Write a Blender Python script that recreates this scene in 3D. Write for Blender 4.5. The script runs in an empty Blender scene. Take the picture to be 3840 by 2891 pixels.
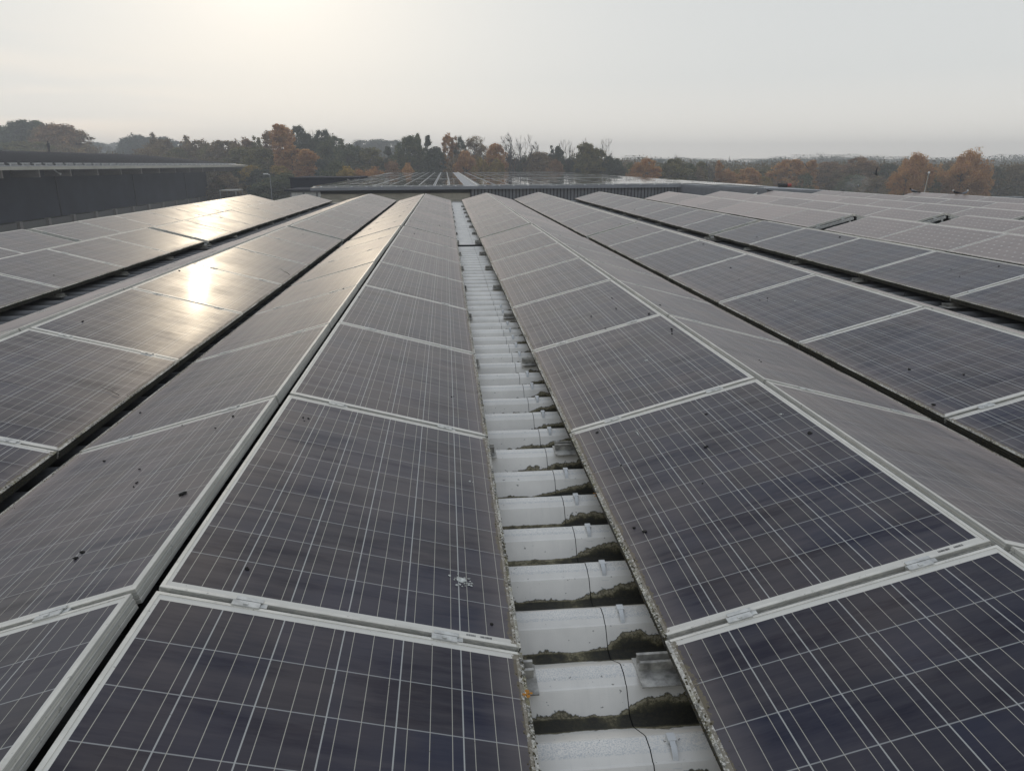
import bpy, bmesh, math, random
import numpy as np
from mathutils import Matrix, Vector
R = math.radians
S = bpy.context.scene
COL = S.collection

# ------------------------------------------------------------------ camera
F_PX, PITCH, YAW, ROLL, CAM_Z = 2702.5, R(17.086), R(4.973), R(-0.30), 1.317
cp, sp, cy, sy, cr, sr = (math.cos(PITCH), math.sin(PITCH), math.cos(YAW), math.sin(YAW), math.cos(ROLL), math.sin(ROLL))
right = Vector((cy, -sy, 0)); fwd = Vector((cp * sy, cp * cy, -sp)); down = Vector((-sp * sy, -sp * cy, -cp))
r2 = cr * right - sr * down; d2 = sr * right + cr * down
cam = bpy.data.cameras.new('camera'); cam.sensor_width = 36; cam.lens = F_PX / 3840 * 36
cam.clip_start = 0.05; cam.clip_end = 5000
camo = bpy.data.objects.new('camera', cam); COL.objects.link(camo)
m = Matrix.Identity(4)
for i in range(3):
    m[i][0] = r2[i]; m[i][1] = -d2[i]; m[i][2] = -fwd[i]
m[0][3], m[1][3], m[2][3] = 0, 0, CAM_Z
camo.matrix_world = m
S.camera = camo

# ------------------------------------------------------------------ light
SUN_AZ, SUN_EL = R(-12.0), R(16.3)
SUNV = Vector((math.sin(SUN_AZ) * math.cos(SUN_EL), math.cos(SUN_AZ) * math.cos(SUN_EL), math.sin(SUN_EL)))
sun = bpy.data.lights.new('sun', 'SUN'); sun.energy = 0.5; sun.angle = R(1.0); sun.color = (1.0, 0.83, 0.60)
suno = bpy.data.objects.new('sun', sun); COL.objects.link(suno)
suno.rotation_euler = SUNV.to_track_quat('Z', 'Y').to_euler()
W = bpy.data.worlds.new('World'); S.world = W; W.use_nodes = True
nt = W.node_tree; nt.nodes.clear(); N = nt.nodes.new; L = nt.links.new
def wn(t, **k):
    n = N(t)
    for a, b in k.items(): setattr(n, a, b)
    return n
out = N('ShaderNodeOutputWorld'); bg = N('ShaderNodeBackground'); bg.inputs['Strength'].default_value = 2.68
sky = wn('ShaderNodeTexSky', sky_type='NISHITA', sun_disc=False, sun_elevation=SUN_EL, sun_rotation=SUN_AZ,
         air_density=1.0, dust_density=6.0, ozone_density=1.0)
skys = wn('ShaderNodeVectorMath', operation='SCALE'); skys.inputs['Scale'].default_value = 0.05
L(sky.outputs[0], skys.inputs[0])
tc = N('ShaderNodeTexCoord'); nrm = wn('ShaderNodeVectorMath', operation='NORMALIZE'); L(tc.outputs['Generated'], nrm.inputs[0])
dot = wn('ShaderNodeVectorMath', operation='DOT_PRODUCT'); L(nrm.outputs[0], dot.inputs[0]); dot.inputs[1].default_value = SUNV
def wmath(op, a, b=None, clamp=False):
    n = wn('ShaderNodeMath', operation=op, use_clamp=clamp)
    for i, x in enumerate((a, b)):
        if x is None: continue
        if isinstance(x, (int, float)): n.inputs[i].default_value = x
        else: L(x, n.inputs[i])
    return n.outputs[0]
dpos = wmath('MAXIMUM', dot.outputs['Value'], 0.0)
g1 = wmath('MULTIPLY', wmath('POWER', dpos, 300.0), 0.20)
g2 = wmath('MULTIPLY', wmath('POWER', dpos, 14.0), 0.07)
glow = wmath('ADD', g1, g2)
gcol = wn('ShaderNodeVectorMath', operation='SCALE'); gcol.inputs[0].default_value = (1.0, 0.985, 0.93); L(glow, gcol.inputs['Scale'])
# veil of thin overcast: soft gradient with height plus faint warm streaks low on the left
sep = N('ShaderNodeSeparateXYZ'); L(nrm.outputs[0], sep.inputs[0])
ramp = N('ShaderNodeValToRGB'); L(wmath('MAXIMUM', sep.outputs['Z'], 0.0), ramp.inputs[0])
el = ramp.color_ramp.elements
el[0].position = 0.0; el[0].color = (0.93, 0.88, 0.80, 1)
el[1].position = 1.0; el[1].color = (0.505, 0.56, 0.66, 1)
e = el.new(0.10); e.color = (0.675, 0.69, 0.68, 1)
e = el.new(0.33); e.color = (0.555, 0.585, 0.605, 1)
e = el.new(0.62); e.color = (0.505, 0.555, 0.635, 1)
mp = N('ShaderNodeMapping'); L(nrm.outputs[0], mp.inputs[0]); mp.inputs['Scale'].default_value = (3.0, 3.0, 34.0); mp.inputs['Rotation'].default_value = (0, R(9), 0)
nz = N('ShaderNodeTexNoise'); L(mp.outputs[0], nz.inputs[0]); nz.inputs['Scale'].default_value = 1.3; nz.inputs['Detail'].default_value = 4
cl = wmath('MULTIPLY', wmath('SUBTRACT', nz.outputs[0], 0.44, ), 4.0, True)
low = wmath('MULTIPLY', wmath('SUBTRACT', 0.16, sep.outputs['Z']), 6.0, True)
lft = wmath('MULTIPLY', wmath('SUBTRACT', -0.22, sep.outputs['X']), 4.0, True)
cm = wmath('MULTIPLY', wmath('MULTIPLY', cl, low), lft)
ccol = wn('ShaderNodeVectorMath', operation='SCALE'); ccol.inputs[0].default_value = (0.30, 0.17, 0.05); L(cm, ccol.inputs['Scale'])
a1 = wn('ShaderNodeVectorMath', operation='ADD'); L(ramp.outputs[0], a1.inputs[0]); L(gcol.outputs[0], a1.inputs[1])
a2 = wn('ShaderNodeVectorMath', operation='ADD'); L(a1.outputs[0], a2.inputs[0]); L(ccol.outputs[0], a2.inputs[1])
a3 = wn('ShaderNodeMix', data_type='RGBA'); a3.inputs[0].default_value = 0.06; L(a2.outputs[0], a3.inputs[6]); L(skys.outputs[0], a3.inputs[7])
L(a3.outputs[2], bg.inputs['Color']); L(bg.outputs[0], out.inputs[0])
S.view_settings.view_transform = 'Standard'; S.view_settings.look = 'None'
S.view_settings.exposure = -1.2; S.view_settings.gamma = 1.0
S.cycles.volume_bounces = 3
S.cycles.max_bounces = 8; S.cycles.transparent_max_bounces = 16

# ------------------------------------------------------------------ helpers
def link(o, parent=None):
    COL.objects.link(o)
    if parent: o.parent = parent
    return o
def tag(o, label=None, cat=None, group=None, kind=None):
    if label: o['label'] = label
    if cat: o['category'] = cat
    if group: o['group'] = group
    if kind: o['kind'] = kind
    return o
def empty(name, loc=(0, 0, 0), mat=None):
    o = bpy.data.objects.new(name, None); COL.objects.link(o); o.empty_display_size = 0.1
    if mat: o.matrix_world = mat
    else: o.location = loc
    return o
class MB:
    def __init__(s): s.v = []; s.f = []; s.mi = []; s.cur = 0
    def face(s, pts, mi=None):
        n = len(s.v); s.v += [tuple(p) for p in pts]; s.f.append(tuple(range(n, n + len(pts)))); s.mi.append(s.cur if mi is None else mi)
    def box(s, x0, x1, y0, y1, z0, z1, M=None):
        c = [(x0, y0, z0), (x1, y0, z0), (x1, y1, z0), (x0, y1, z0), (x0, y0, z1), (x1, y0, z1), (x1, y1, z1), (x0, y1, z1)]
        if M: c = [tuple(M @ Vector(p)) for p in c]
        n = len(s.v); s.v += c
        for q in ((0, 3, 2, 1), (4, 5, 6, 7), (0, 1, 5, 4), (1, 2, 6, 5), (2, 3, 7, 6), (3, 0, 4, 7)):
            s.f.append(tuple(n + i for i in q)); s.mi.append(s.cur)
    def tube(s, pts, rad, sides=6, cap=True):
        rings = []
        for i, p in enumerate(pts):
            p = Vector(p)
            d = (Vector(pts[min(i + 1, len(pts) - 1)]) - Vector(pts[max(i - 1, 0)]))
            if d.length < 1e-9: d = Vector((0, 0, 1))
            d.normalize()
            u = d.cross(Vector((0, 0, 1)) if abs(d.z) < 0.9 else Vector((1, 0, 0))).normalized(); w = d.cross(u)
            n = len(s.v); r = rad[i] if hasattr(rad, '__len__') else rad
            for k in range(sides):
                a = 2 * math.pi * k / sides
                s.v.append(tuple(p + r * (math.cos(a) * u + math.sin(a) * w)))
            rings.append(n)
        for a, b in zip(rings, rings[1:]):
            for k in range(sides):
                k2 = (k + 1) % sides
                s.f.append((a + k, a + k2, b + k2, b + k)); s.mi.append(s.cur)
        if cap:
            s.f.append(tuple(rings[0] + k for k in range(sides))); s.mi.append(s.cur)
            s.f.append(tuple(rings[-1] + sides - 1 - k for k in range(sides))); s.mi.append(s.cur)
    def mesh(s, name, mats, smooth=False):
        me = bpy.data.meshes.new(name); me.from_pydata(s.v, [], s.f)
        for mt in (mats if isinstance(mats, (list, tuple)) else [mats]): me.materials.append(mt)
        me.polygons.foreach_set('material_index', s.mi)
        if smooth: me.polygons.foreach_set('use_smooth', [True] * len(s.f))
        bm = bmesh.new(); bm.from_mesh(me); bmesh.ops.recalc_face_normals(bm, faces=bm.faces); bm.to_mesh(me); bm.free()
        me.update(); return me
    def obj(s, name, mats, parent=None, smooth=False):
        return link(bpy.data.objects.new(name, s.mesh(name, mats, smooth)), parent)
def put(name, me, parent=None, loc=None):
    o = bpy.data.objects.new(name, me); link(o, parent)
    if loc: o.location = loc
    return o

# ------------------------------------------------------------------ node material helper
class NM:
    def __init__(s, name):
        s.m = bpy.data.materials.new(name); s.m.use_nodes = True; s.t = s.m.node_tree; s.t.nodes.clear()
        s.o = s.t.nodes.new('ShaderNodeOutputMaterial'); s.b = s.t.nodes.new('ShaderNodeBsdfPrincipled')
        s.t.links.new(s.b.outputs[0], s.o.inputs[0])
    def n(s, t, **k):
        x = s.t.nodes.new(t)
        for a, b in k.items(): setattr(x, a, b)
        return x
    def l(s, a, b): s.t.links.new(a, b)
    def math(s, op, a, b=None, c=None, clamp=False):
        n = s.n('ShaderNodeMath', operation=op, use_clamp=clamp)
        for i, x in enumerate((a, b, c)):
            if x is None: continue
            if isinstance(x, (int, float)): n.inputs[i].default_value = x
            else: s.l(x, n.inputs[i])
        return n.outputs[0]
    def coord(s, kind='Object'): return s.n('ShaderNodeTexCoord').outputs[kind]
    def xyz(s, v):
        n = s.n('ShaderNodeSeparateXYZ'); s.l(v, n.inputs[0]); return n.outputs
    def map(s, v, scale=(1, 1, 1), loc=(0, 0, 0), rot=(0, 0, 0)):
        n = s.n('ShaderNodeMapping'); s.l(v, n.inputs[0]); n.inputs['Scale'].default_value = scale
        n.inputs['Location'].default_value = loc; n.inputs['Rotation'].default_value = rot; return n.outputs[0]
    def noise(s, v, scale=5, detail=3, rough=0.5, dist=0.0):
        n = s.n('ShaderNodeTexNoise'); s.l(v, n.inputs['Vector']); n.inputs['Scale'].default_value = scale
        n.inputs['Detail'].default_value = detail; n.inputs['Roughness'].default_value = rough; n.inputs['Distortion'].default_value = dist
        return n.outputs[0]
    def ss(s, x, a, b):     # smoothstep a..b
        n = s.n('ShaderNodeMapRange', interpolation_type='SMOOTHSTEP'); s.l(x, n.inputs[0])
        n.inputs[1].default_value = a; n.inputs[2].default_value = b; n.inputs[3].default_value = 0; n.inputs[4].default_value = 1
        return n.outputs[0]
    def mix(s, f, a, b):
        n = s.n('ShaderNodeMix', data_type='RGBA')
        for sock, x in ((n.inputs[0], f), (n.inputs[6], a), (n.inputs[7], b)):
            if isinstance(x, (int, float)): sock.default_value = x
            elif isinstance(x, tuple): sock.default_value = x if len(x) == 4 else (*x, 1)
            else: s.l(x, sock)
        return n.outputs[2]
    def off(s, v, amount=40.0):   # shift a coordinate by a random amount per object
        r = s.n('ShaderNodeObjectInfo').outputs['Random']
        c = s.n('ShaderNodeCombineXYZ')
        s.l(s.math('MULTIPLY', r, amount), c.inputs[0]); s.l(s.math('MULTIPLY', r, amount * 3.7), c.inputs[1]); s.l(s.math('MULTIPLY', r, amount * 1.9), c.inputs[2])
        a = s.n('ShaderNodeVectorMath', operation='ADD'); s.l(v, a.inputs[0]); s.l(c.outputs[0], a.inputs[1]); return a.outputs[0]
    def bump(s, h, strength=0.3, dist=0.01):
        n = s.n('ShaderNodeBump'); n.inputs['Strength'].default_value = strength; n.inputs['Distance'].default_value = dist
        s.l(h, n.inputs['Height']); s.l(n.outputs[0], s.b.inputs['Normal'])
    def set(s, base=None, rough=None, metal=None, spec=None, ior=None):
        for k, x in (('Base Color', base), ('Roughness', rough), ('Metallic', metal), ('Specular IOR Level', spec), ('IOR', ior)):
            if x is None: continue
            if isinstance(x, (int, float)): s.b.inputs[k].default_value = x
            elif isinstance(x, tuple): s.b.inputs[k].default_value = (*x, 1)
            else: s.l(x, s.b.inputs[k])
        return s.m
def plain(name, col, rough=0.6, metal=0.0, var=0.15, scale=8.0, spec=0.5):
    q = NM(name); v = q.off(q.coord()); n = q.noise(v, scale, 5, 0.6)
    dark = tuple(c * (1 - var) for c in col); lite = tuple(min(1, c * (1 + var)) for c in col)
    return q.set(base=q.mix(q.ss(n, 0.3, 0.7), dark, lite), rough=rough, metal=metal, spec=spec)

# ------------------------------------------------------------------ solar glass
PW, PL = 0.992, 1.650
def glass_material(name, nx, ny, cell, gap, mono):
    q = NM(name); v = q.coord('Object'); X, Y, Z = q.xyz(v)[0:3]
    pitch = cell + gap
    w = nx * pitch - gap; l = ny * pitch - gap
    x0 = (PW - w) / 2; plen = l + 2 * 0.0315; y0 = 0.0315
    u = q.math('DIVIDE', q.math('SUBTRACT', X, x0 - gap / 2), pitch)
    t = q.math('DIVIDE', q.math('SUBTRACT', Y, y0 - gap / 2), pitch)
    fu = q.math('FRACT', u); ft = q.math('FRACT', t)
    du = q.math('MULTIPLY', q.math('SUBTRACT', 0.5, q.math('ABSOLUTE', q.math('SUBTRACT', fu, 0.5))), pitch)   # metres to nearest cell edge
    dt = q.math('MULTIPLY', q.math('SUBTRACT', 0.5, q.math('ABSOLUTE', q.math('SUBTRACT', ft, 0.5))), pitch)
    gu = q.math('LESS_THAN', du, gap / 2 + 0.0002); gt = q.math('LESS_THAN', dt, gap / 2 + 0.0002)
    # busbars, three to a cell, running along the length
    bus = None
    for c in ((1 / 6, 0.5, 5 / 6) if not mono else (0.25, 0.75)):
        b = q.math('LESS_THAN', q.math('ABSOLUTE', q.math('SUBTRACT', fu, c)), (0.0009 if not mono else 0.0009) / pitch)
        bus = b if bus is None else q.math('MAXIMUM', bus, b)
    # whole cell area
    inx = q.math('MULTIPLY', q.math('GREATER_THAN', X, x0 + 0.0), q.math('LESS_THAN', X, x0 + w))
    iny = q.math('MULTIPLY', q.math('GREATER_THAN', Y, y0), q.math('LESS_THAN', Y, y0 + l))
    inside = q.math('MULTIPLY', inx, iny)
    # colour of each cell
    ci = q.n('ShaderNodeCombineXYZ'); q.l(q.math('FLOOR', u), ci.inputs[0]); q.l(q.math('FLOOR', t), ci.inputs[1])
    rnd = q.n('ShaderNodeObjectInfo').outputs['Random']; q.l(q.math('MULTIPLY', rnd, 91.0), ci.inputs[2])
    wnz = q.n('ShaderNodeTexWhiteNoise', noise_dimensions='3D'); q.l(ci.outputs[0], wnz.inputs[0])
    if mono: c1, c2 = (0.028, 0.025, 0.028), (0.036, 0.031, 0.034)
    else: c1, c2 = (0.0005, 0.0060, 0.0280), (0.0075, 0.0085, 0.0195)
    cellc = q.mix(wnz.outputs[0], c1, c2)
    vo = q.off(v)
    big = q.noise(q.map(vo, (1.6, 1.2, 1)), 1.6, 3, 0.6)
    cellc = q.mix(q.math('MULTIPLY', q.ss(big, 0.42, 0.68), 0.35), cellc, (0.024, 0.0165, 0.0170))
    gridc = (0.36, 0.37, 0.35); busc = (0.38, 0.37, 0.31)
    col = q.mix(gt, cellc, (0.24, 0.25, 0.25)); col = q.mix(gu, col, gridc); col = q.mix(bus, col, busc)
    if mono:
        dia = q.math('LESS_THAN', q.math('ADD', du, dt), 0.017); col = q.mix(dia, col, (0.78, 0.78, 0.74))
    col = q.mix(inside, (0.64, 0.625, 0.56), col)
    # dust film: streaks washed down the slope, heavier along the lower edge
    st = q.noise(q.map(vo, (1.3, 13.0, 1)), 2.2, 5, 0.65)
    st2 = q.noise(q.map(vo, (3.0, 60.0, 1)), 2.0, 4, 0.7)
    patch = q.noise(vo, 2.3, 4, 0.55)
    film = q.math('MULTIPLY', q.ss(st, 0.38, 0.72), 0.5)
    film = q.math('ADD', film, q.math('MULTIPLY', q.ss(patch, 0.42, 0.62), 0.55))
    film = q.math('ADD', film, q.math('MULTIPLY', q.ss(st2, 0.5, 0.75), 0.2))
    dull = q.math('MULTIPLY', q.ss(q.noise(q.map(q.off(v, 77.0), (1.1, 7.0, 1)), 1.9, 6, 0.7), 0.46, 0.66), 1.0)
    edge = q.math('SUBTRACT', 1.0, q.ss(q.math('ADD', X, q.math('MULTIPLY', q.math('SUBTRACT', patch, 0.5), 0.16)), 0.02, 0.13))
    df = q.math('ADD', q.math('MULTIPLY', film, 0.016), q.math('MULTIPLY', edge, 0.07))
    df = q.math('ADD', df, 0.001)
    col = q.mix(df, col, (0.42, 0.38, 0.33))
    # fine dark specks
    sp_ = q.noise(vo, 90.0, 2, 0.5)
    col = q.mix(q.math('MULTIPLY', q.ss(sp_, 0.70, 0.76), 0.6), col, (0.01, 0.009, 0.007))
    # moss and silt crust creeping up from the lower frame
    mn = q.noise(vo, 75.0, 5, 0.8); mn2 = q.noise(q.map(vo, (1, 1, 1)), 5.0, 3, 0.6)
    reach = q.math('ADD', 0.006, q.math('MULTIPLY', q.math('MULTIPLY', mn, mn2), 0.085))
    crust = q.math('MULTIPLY', q.math('LESS_THAN', X, reach), q.ss(mn, 0.36, 0.5))
    col = q.mix(q.math('MULTIPLY', crust, 0.85), col, q.mix(mn2, (0.05, 0.043, 0.022), (0.19, 0.165, 0.10)))
    rough = q.math('ADD', 0.075, q.math('MULTIPLY', film, 0.075)); rough = q.math('ADD', rough, q.math('MULTIPLY', edge, 0.08))
    rough = q.math('ADD', rough, q.math('MULTIPLY', crust, 0.5))
    q.set(base=col, rough=q.math('ADD', rough, 0.25), ior=1.37, spec=q.math('SUBTRACT', 0.5, q.math('MULTIPLY', dull, 0.30)))
    q.b.inputs['Specular Tint'].default_value = (1.0, 0.955, 0.93, 1)
    q.b.inputs['Coat Weight'].default_value = 0.06; q.b.inputs['Coat IOR'].default_value = 1.38; q.l(rough, q.b.inputs['Coat Roughness'])
    q.bump(q.noise(vo, 30, 3, 0.5), 0.02, 0.004)
    # thin dust layer: optical depth grows with the slant of the view, 1 - exp(-tau / cos)
    lw = q.n('ShaderNodeLayerWeight'); lw.inputs[0].default_value = 0.5
    cosv = q.math('MAXIMUM', q.math('SUBTRACT', 1.0, lw.outputs['Facing']), 0.02)
    tau = q.math('ADD', 0.115 if mono else 0.0135, q.math('MULTIPLY', film, 0.06 if mono else 0.040)); tau = q.math('ADD', tau, q.math('MULTIPLY', edge, 0.05)); tau = q.math('MULTIPLY', tau, q.math('ADD', 0.6, q.math('MULTIPLY', rnd, 0.8)))
    cov = q.math('SUBTRACT', 1.0, q.math('POWER', 2.71828, q.math('MULTIPLY', q.math('DIVIDE', tau, q.math('POWER', cosv, 1.05)), -1.0)))
    dd = q.n('ShaderNodeBsdfPrincipled'); dd.inputs['Base Color'].default_value = (0.475, 0.385, 0.335, 1); dd.inputs['Roughness'].default_value = 0.5
    ms = q.n('ShaderNodeMixShader'); q.l(cov, ms.inputs[0]); q.l(q.b.outputs[0], ms.inputs[1]); q.l(dd.outputs[0], ms.inputs[2]); q.l(ms.outputs[0], q.o.inputs[0])
    return q.m, plen
M_POLY, L_POLY = glass_material('polycrystalline_glass', 6, 10, 0.156, 0.003, False)
M_MONO, L_MONO = glass_material('monocrystalline_glass', 6, 12, 0.1465, 0.003, True)

def frame_material():
    q = NM('weathered_aluminium_frame'); v = q.coord('Object'); X, Y, Z = q.xyz(v)[0:3]; vo = q.off(v)
    n1 = q.noise(vo, 60, 5, 0.7); n2 = q.noise(vo, 9, 4, 0.6); st = q.noise(q.map(v, (40, 0.8, 420)), 1.0, 4, 0.7)
    col = q.mix(q.ss(n2, 0.35, 0.7), (0.575, 0.555, 0.495), (0.72, 0.695, 0.62))
    side = q.math('LESS_THAN', Z, -0.0025)
    col = q.mix(q.math('MULTIPLY', side, q.ss(st, 0.40, 0.60)), col, (0.44, 0.44, 0.41))
    col = q.mix(q.math('MULTIPLY', q.ss(n1, 0.60, 0.70), 0.55), col, (0.15, 0.14, 0.12))
    # lower edge: silt, lichen and moss
    pat = q.ss(q.noise(vo, 2.6, 4, 0.65), 0.36, 0.60)
    lowtop = q.math('MULTIPLY', q.math('LESS_THAN', X, 0.014), q.math('ADD', 0.35, q.math('MULTIPLY', pat, 0.65))); lowface = q.math('MULTIPLY', q.math('LESS_THAN', X, 0.004), side)
    m1 = q.noise(q.map(vo, (1, 1, 1)), 110, 5, 0.8); m2 = q.noise(vo, 18, 4, 0.7)
    mcol = q.mix(q.ss(m2, 0.4, 0.62), (0.022, 0.021, 0.015), (0.17, 0.15, 0.075))
    col = q.mix(q.math('MULTIPLY', lowtop, q.ss(m1, 0.38, 0.53)), col, mcol)
    face = q.mix(q.ss(m1, 0.45, 0.68), (0.007, 0.007, 0.005), (0.09, 0.082, 0.045))
    col = q.mix(q.math('MULTIPLY', lowface, 0.94), col, face)
    rough = q.math('ADD', 0.42, q.math('MULTIPLY', lowtop, 0.4))
    q.set(base=col, rough=rough, metal=q.math('MULTIPLY', q.math('SUBTRACT', 1.0, lowtop), 0.25), spec=0.4)
    q.bump(n1, 0.25, 0.002); return q.m
M_FRAME = frame_material()
M_ALU = plain('brushed_aluminium', (0.52, 0.52, 0.49), 0.42, 0.3, 0.22, 30)
M_ALUD = plain('dirty_aluminium', (0.33, 0.32, 0.29), 0.55, 0.3, 0.45, 25)
M_BLACK = plain('black_plastic', (0.02, 0.02, 0.02), 0.7)
M_BAR = plain('barcode_ink', (0.035, 0.035, 0.035), 0.7)

def frame_mesh(name, L):
    prof = [(-0.0110, -0.0022), (-0.0110, 0.0), (-0.0012, 0.0), (0, -0.0012), (0, -0.0125), (-0.0018, -0.0135), (-0.0018, -0.0165), (0, -0.0175),
            (0, -0.0295), (-0.0018, -0.0305), (-0.0018, -0.0335), (0, -0.0345), (0, -0.046), (-0.024, -0.046), (-0.024, -0.0445), (-0.0018, -0.043)]
    q = MB(); n = len(prof)
    for (o, z) in prof:
        q.v += [(-o, -o, z), (PW + o, -o, z), (PW + o, L + o, z), (-o, L + o, z)]
    for k in range(n - 1):
        for c in range(4):
            c2 = (c + 1) % 4
            q.f.append((4 * k + c, 4 * k + c2, 4 * k + 4 + c2, 4 * k + 4 + c)); q.mi.append(0)
    me = bpy.data.meshes.new(name); me.from_pydata(q.v, [], q.f); me.materials.append(M_FRAME)
    bm = bmesh.new(); bm.from_mesh(me)
    for f in bm.faces: pass
    bmesh.ops.recalc_face_normals(bm, faces=bm.faces); bm.to_mesh(me); bm.free()
    # make sure the top flange looks up
    up = sum(p.normal.z * p.area for p in me.polygons if abs(p.center.z) < 1e-4)
    if up < 0: me.flip_normals()
    return me
def glass_mesh(name, L, mat):
    q = MB(); e = 0.0105
    q.v = [(e, e, -0.0018), (PW - e, e, -0.0018), (PW - e, L - e, -0.0018), (e, L - e, -0.0018),
           (e, e, -0.0068), (PW - e, e, -0.0068), (PW - e, L - e, -0.0068), (e, L - e, -0.0068)]
    q.f = [(0, 1, 2, 3), (7, 6, 5, 4), (0, 4, 5, 1), (1, 5, 6, 2), (2, 6, 7, 3), (3, 7, 4, 0)]; q.mi = [0] * 6
    return q.mesh(name, mat)
ME = dict(poly=(frame_mesh('panel_frame', L_POLY), glass_mesh('panel_glass', L_POLY, M_POLY), L_POLY),
          mono=(frame_mesh('panel_frame_mono', L_MONO), glass_mesh('panel_glass_mono', L_MONO, M_MONO), L_MONO))
def clamp_mesh():       # mid clamp lying over the joint at local y = 0
    q = MB()
    q.box(-0.036, 0.036, -0.018, 0.004, 0.0006, 0.0042)
    q.box(-0.036, 0.054, -0.0075, 0.0095, -0.018, -0.0010)
    q.box(-0.030, 0.042, 0.0065, 0.0205, 0.0006, 0.0046)
    q.box(-0.006, 0.006, -0.014, -0.004, 0.0042, 0.0075)
    return q.mesh('mid_clamp', M_ALU)
def endclamp_mesh():    # on the free end of a group, body outside (negative y)
    q = MB()
    q.box(-0.035, 0.035, -0.004, 0.011, 0.0006, 0.0036)
    q.box(-0.035, 0.035, -0.007, -0.0008, -0.050, 0.0030)
    q.box(-0.035, 0.035, -0.034, -0.007, -0.050, -0.046)
    q.box(-0.007, 0.007, -0.013, -0.007, -0.030, -0.018)
    return q.mesh('end_clamp', M_ALU)
ME_CL, ME_EC = clamp_mesh(), endclamp_mesh()
def barcode_mesh():
    q = MB(); random.seed(5); y = 0.0
    for blk in range(2):
        for k in range(13):
            w = random.choice((0.0008, 0.0014, 0.002)); q.box(y, y + w, 0, 0.008, 0, 0.0004); y += w + random.choice((0.001, 0.0016))
        y += 0.012
    return q.mesh('barcode', M_BAR)
ME_BC = barcode_mesh()
def moss_mesh(L, seed):
    random.seed(seed); q = MB(); y = 0.01
    while y < L - 0.02:
        dens = max(0.0, 0.5 + 0.6 * math.sin(y * 5.1 + seed) * math.sin(y * 2.3 + seed * 2) + 0.25 * math.sin(y * 17 + seed))
        if random.random() < 0.06 + 0.9 * dens ** 1.6:
            r = random.uniform(0.0014, 0.0040); x = random.choice((random.gauss(0.006, 0.004), random.gauss(0.016, 0.010), -0.002)); z = 0.0 if x > 0 else -random.uniform(0.002, 0.03)
            if x > 0.0105: z = -0.0018
            n = len(q.v)
            for k in range(5):
                a = k * 1.2566 + random.random(); q.v.append((x + r * math.cos(a) * random.uniform(.6, 1.3), y + r * 1.5 * math.sin(a) * random.uniform(.6, 1.3), z - 0.0005))
            q.v.append((x, y, z + r * random.uniform(0.3, 0.8)))
            for k in range(5): q.f.append((n + k, n + (k + 1) % 5, n + 5)); q.mi.append(0)
        y += random.uniform(0.001, 0.0045)
    return q
M_MOSS = (lambda q: q.set(base=q.mix(q.noise(q.off(q.coord()), 45, 3), (0.018, 0.016, 0.009), (0.13, 0.11, 0.065)), rough=0.95, spec=0.1))(NM('moss_and_silt'))
ME_MOSS = [moss_mesh(L_POLY, s).mesh('moss_fringe', M_MOSS) for s in range(4)]
ME_MOSSM = [moss_mesh(L_MONO, s + 9).mesh('moss_fringe_mono', M_MOSS) for s in range(2)]

# ------------------------------------------------------------------ the arrays
TILT = R(15.1); CT, ST = math.cos(TILT), math.sin(TILT)
PITCH_Y, NEAR_Y0, FAR_Y0 = 1.672, 0.0527, 13.70
GRP = 'solar panels in ridged rows on the warehouse roof'
ORD = ['first', 'second', 'third', 'fourth', 'fifth', 'sixth', 'seventh', 'eighth', 'ninth', 'tenth']
def pmat(xl, zl, s, y0, L):
    if s > 0:
        return Matrix(((CT, 0, -ST, xl), (0, 1, 0, y0), (ST, 0, CT, zl), (0, 0, 0, 1)))
    return Matrix(((-CT, 0, ST, xl), (0, -1, 0, y0 + L), (ST, 0, CT, zl), (0, 0, 0, 1)))
rng = random.Random(3)
def panel(kind, xl, zl, s, y0, label, end=None, near_detail=False, barcode=None):
    fm, gm, L = ME[kind]
    jit = rng.uniform(-0.0012, 0.0012)
    root = empty('solar_panel', mat=pmat(xl, zl + jit, s, y0 + rng.uniform(-.001, .001), L)
                 @ Matrix.Rotation(rng.gauss(0, .0022), 4, 'Y') @ Matrix.Rotation(rng.gauss(0, .0009), 4, 'X') @ Matrix.Rotation(rng.gauss(0, .0006), 4, 'Z'))
    tag(root, label, 'solar panel', GRP)
    put('frame', fm, root); put('cell_glass', gm, root)
    # far joint (world) is local y=L for s>0, local y=0 for s<0
    yl, ys = (L, 1) if s > 0 else (0.0, -1)
    for x in (0.225, 0.765):
        if end != 'last':
            c = put('clamp', ME_CL, root, (x, yl + ys * (PITCH_Y - L_POLY) / 2, 0)); c.rotation_euler.z = 0 if s > 0 else math.pi
    if end:                                     # free end of a group
        near = end == 'first'
        for x in (0.225, 0.765):
            c = put('end_clamp', ME_EC, root, (x, (0 if near else L) if s > 0 else (L if near else 0), 0))
            c.rotation_euler.z = 0 if (near == (s > 0)) else math.pi
    if near_detail:
        mo = put('moss', ME_MOSS[rng.randrange(4)] if kind == 'poly' else ME_MOSSM[rng.randrange(2)], root); mo['kind'] = 'stuff'
    if barcode:
        b = put('barcode', ME_BC, root, barcode); b.rotation_euler.z = 0
    return root
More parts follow.
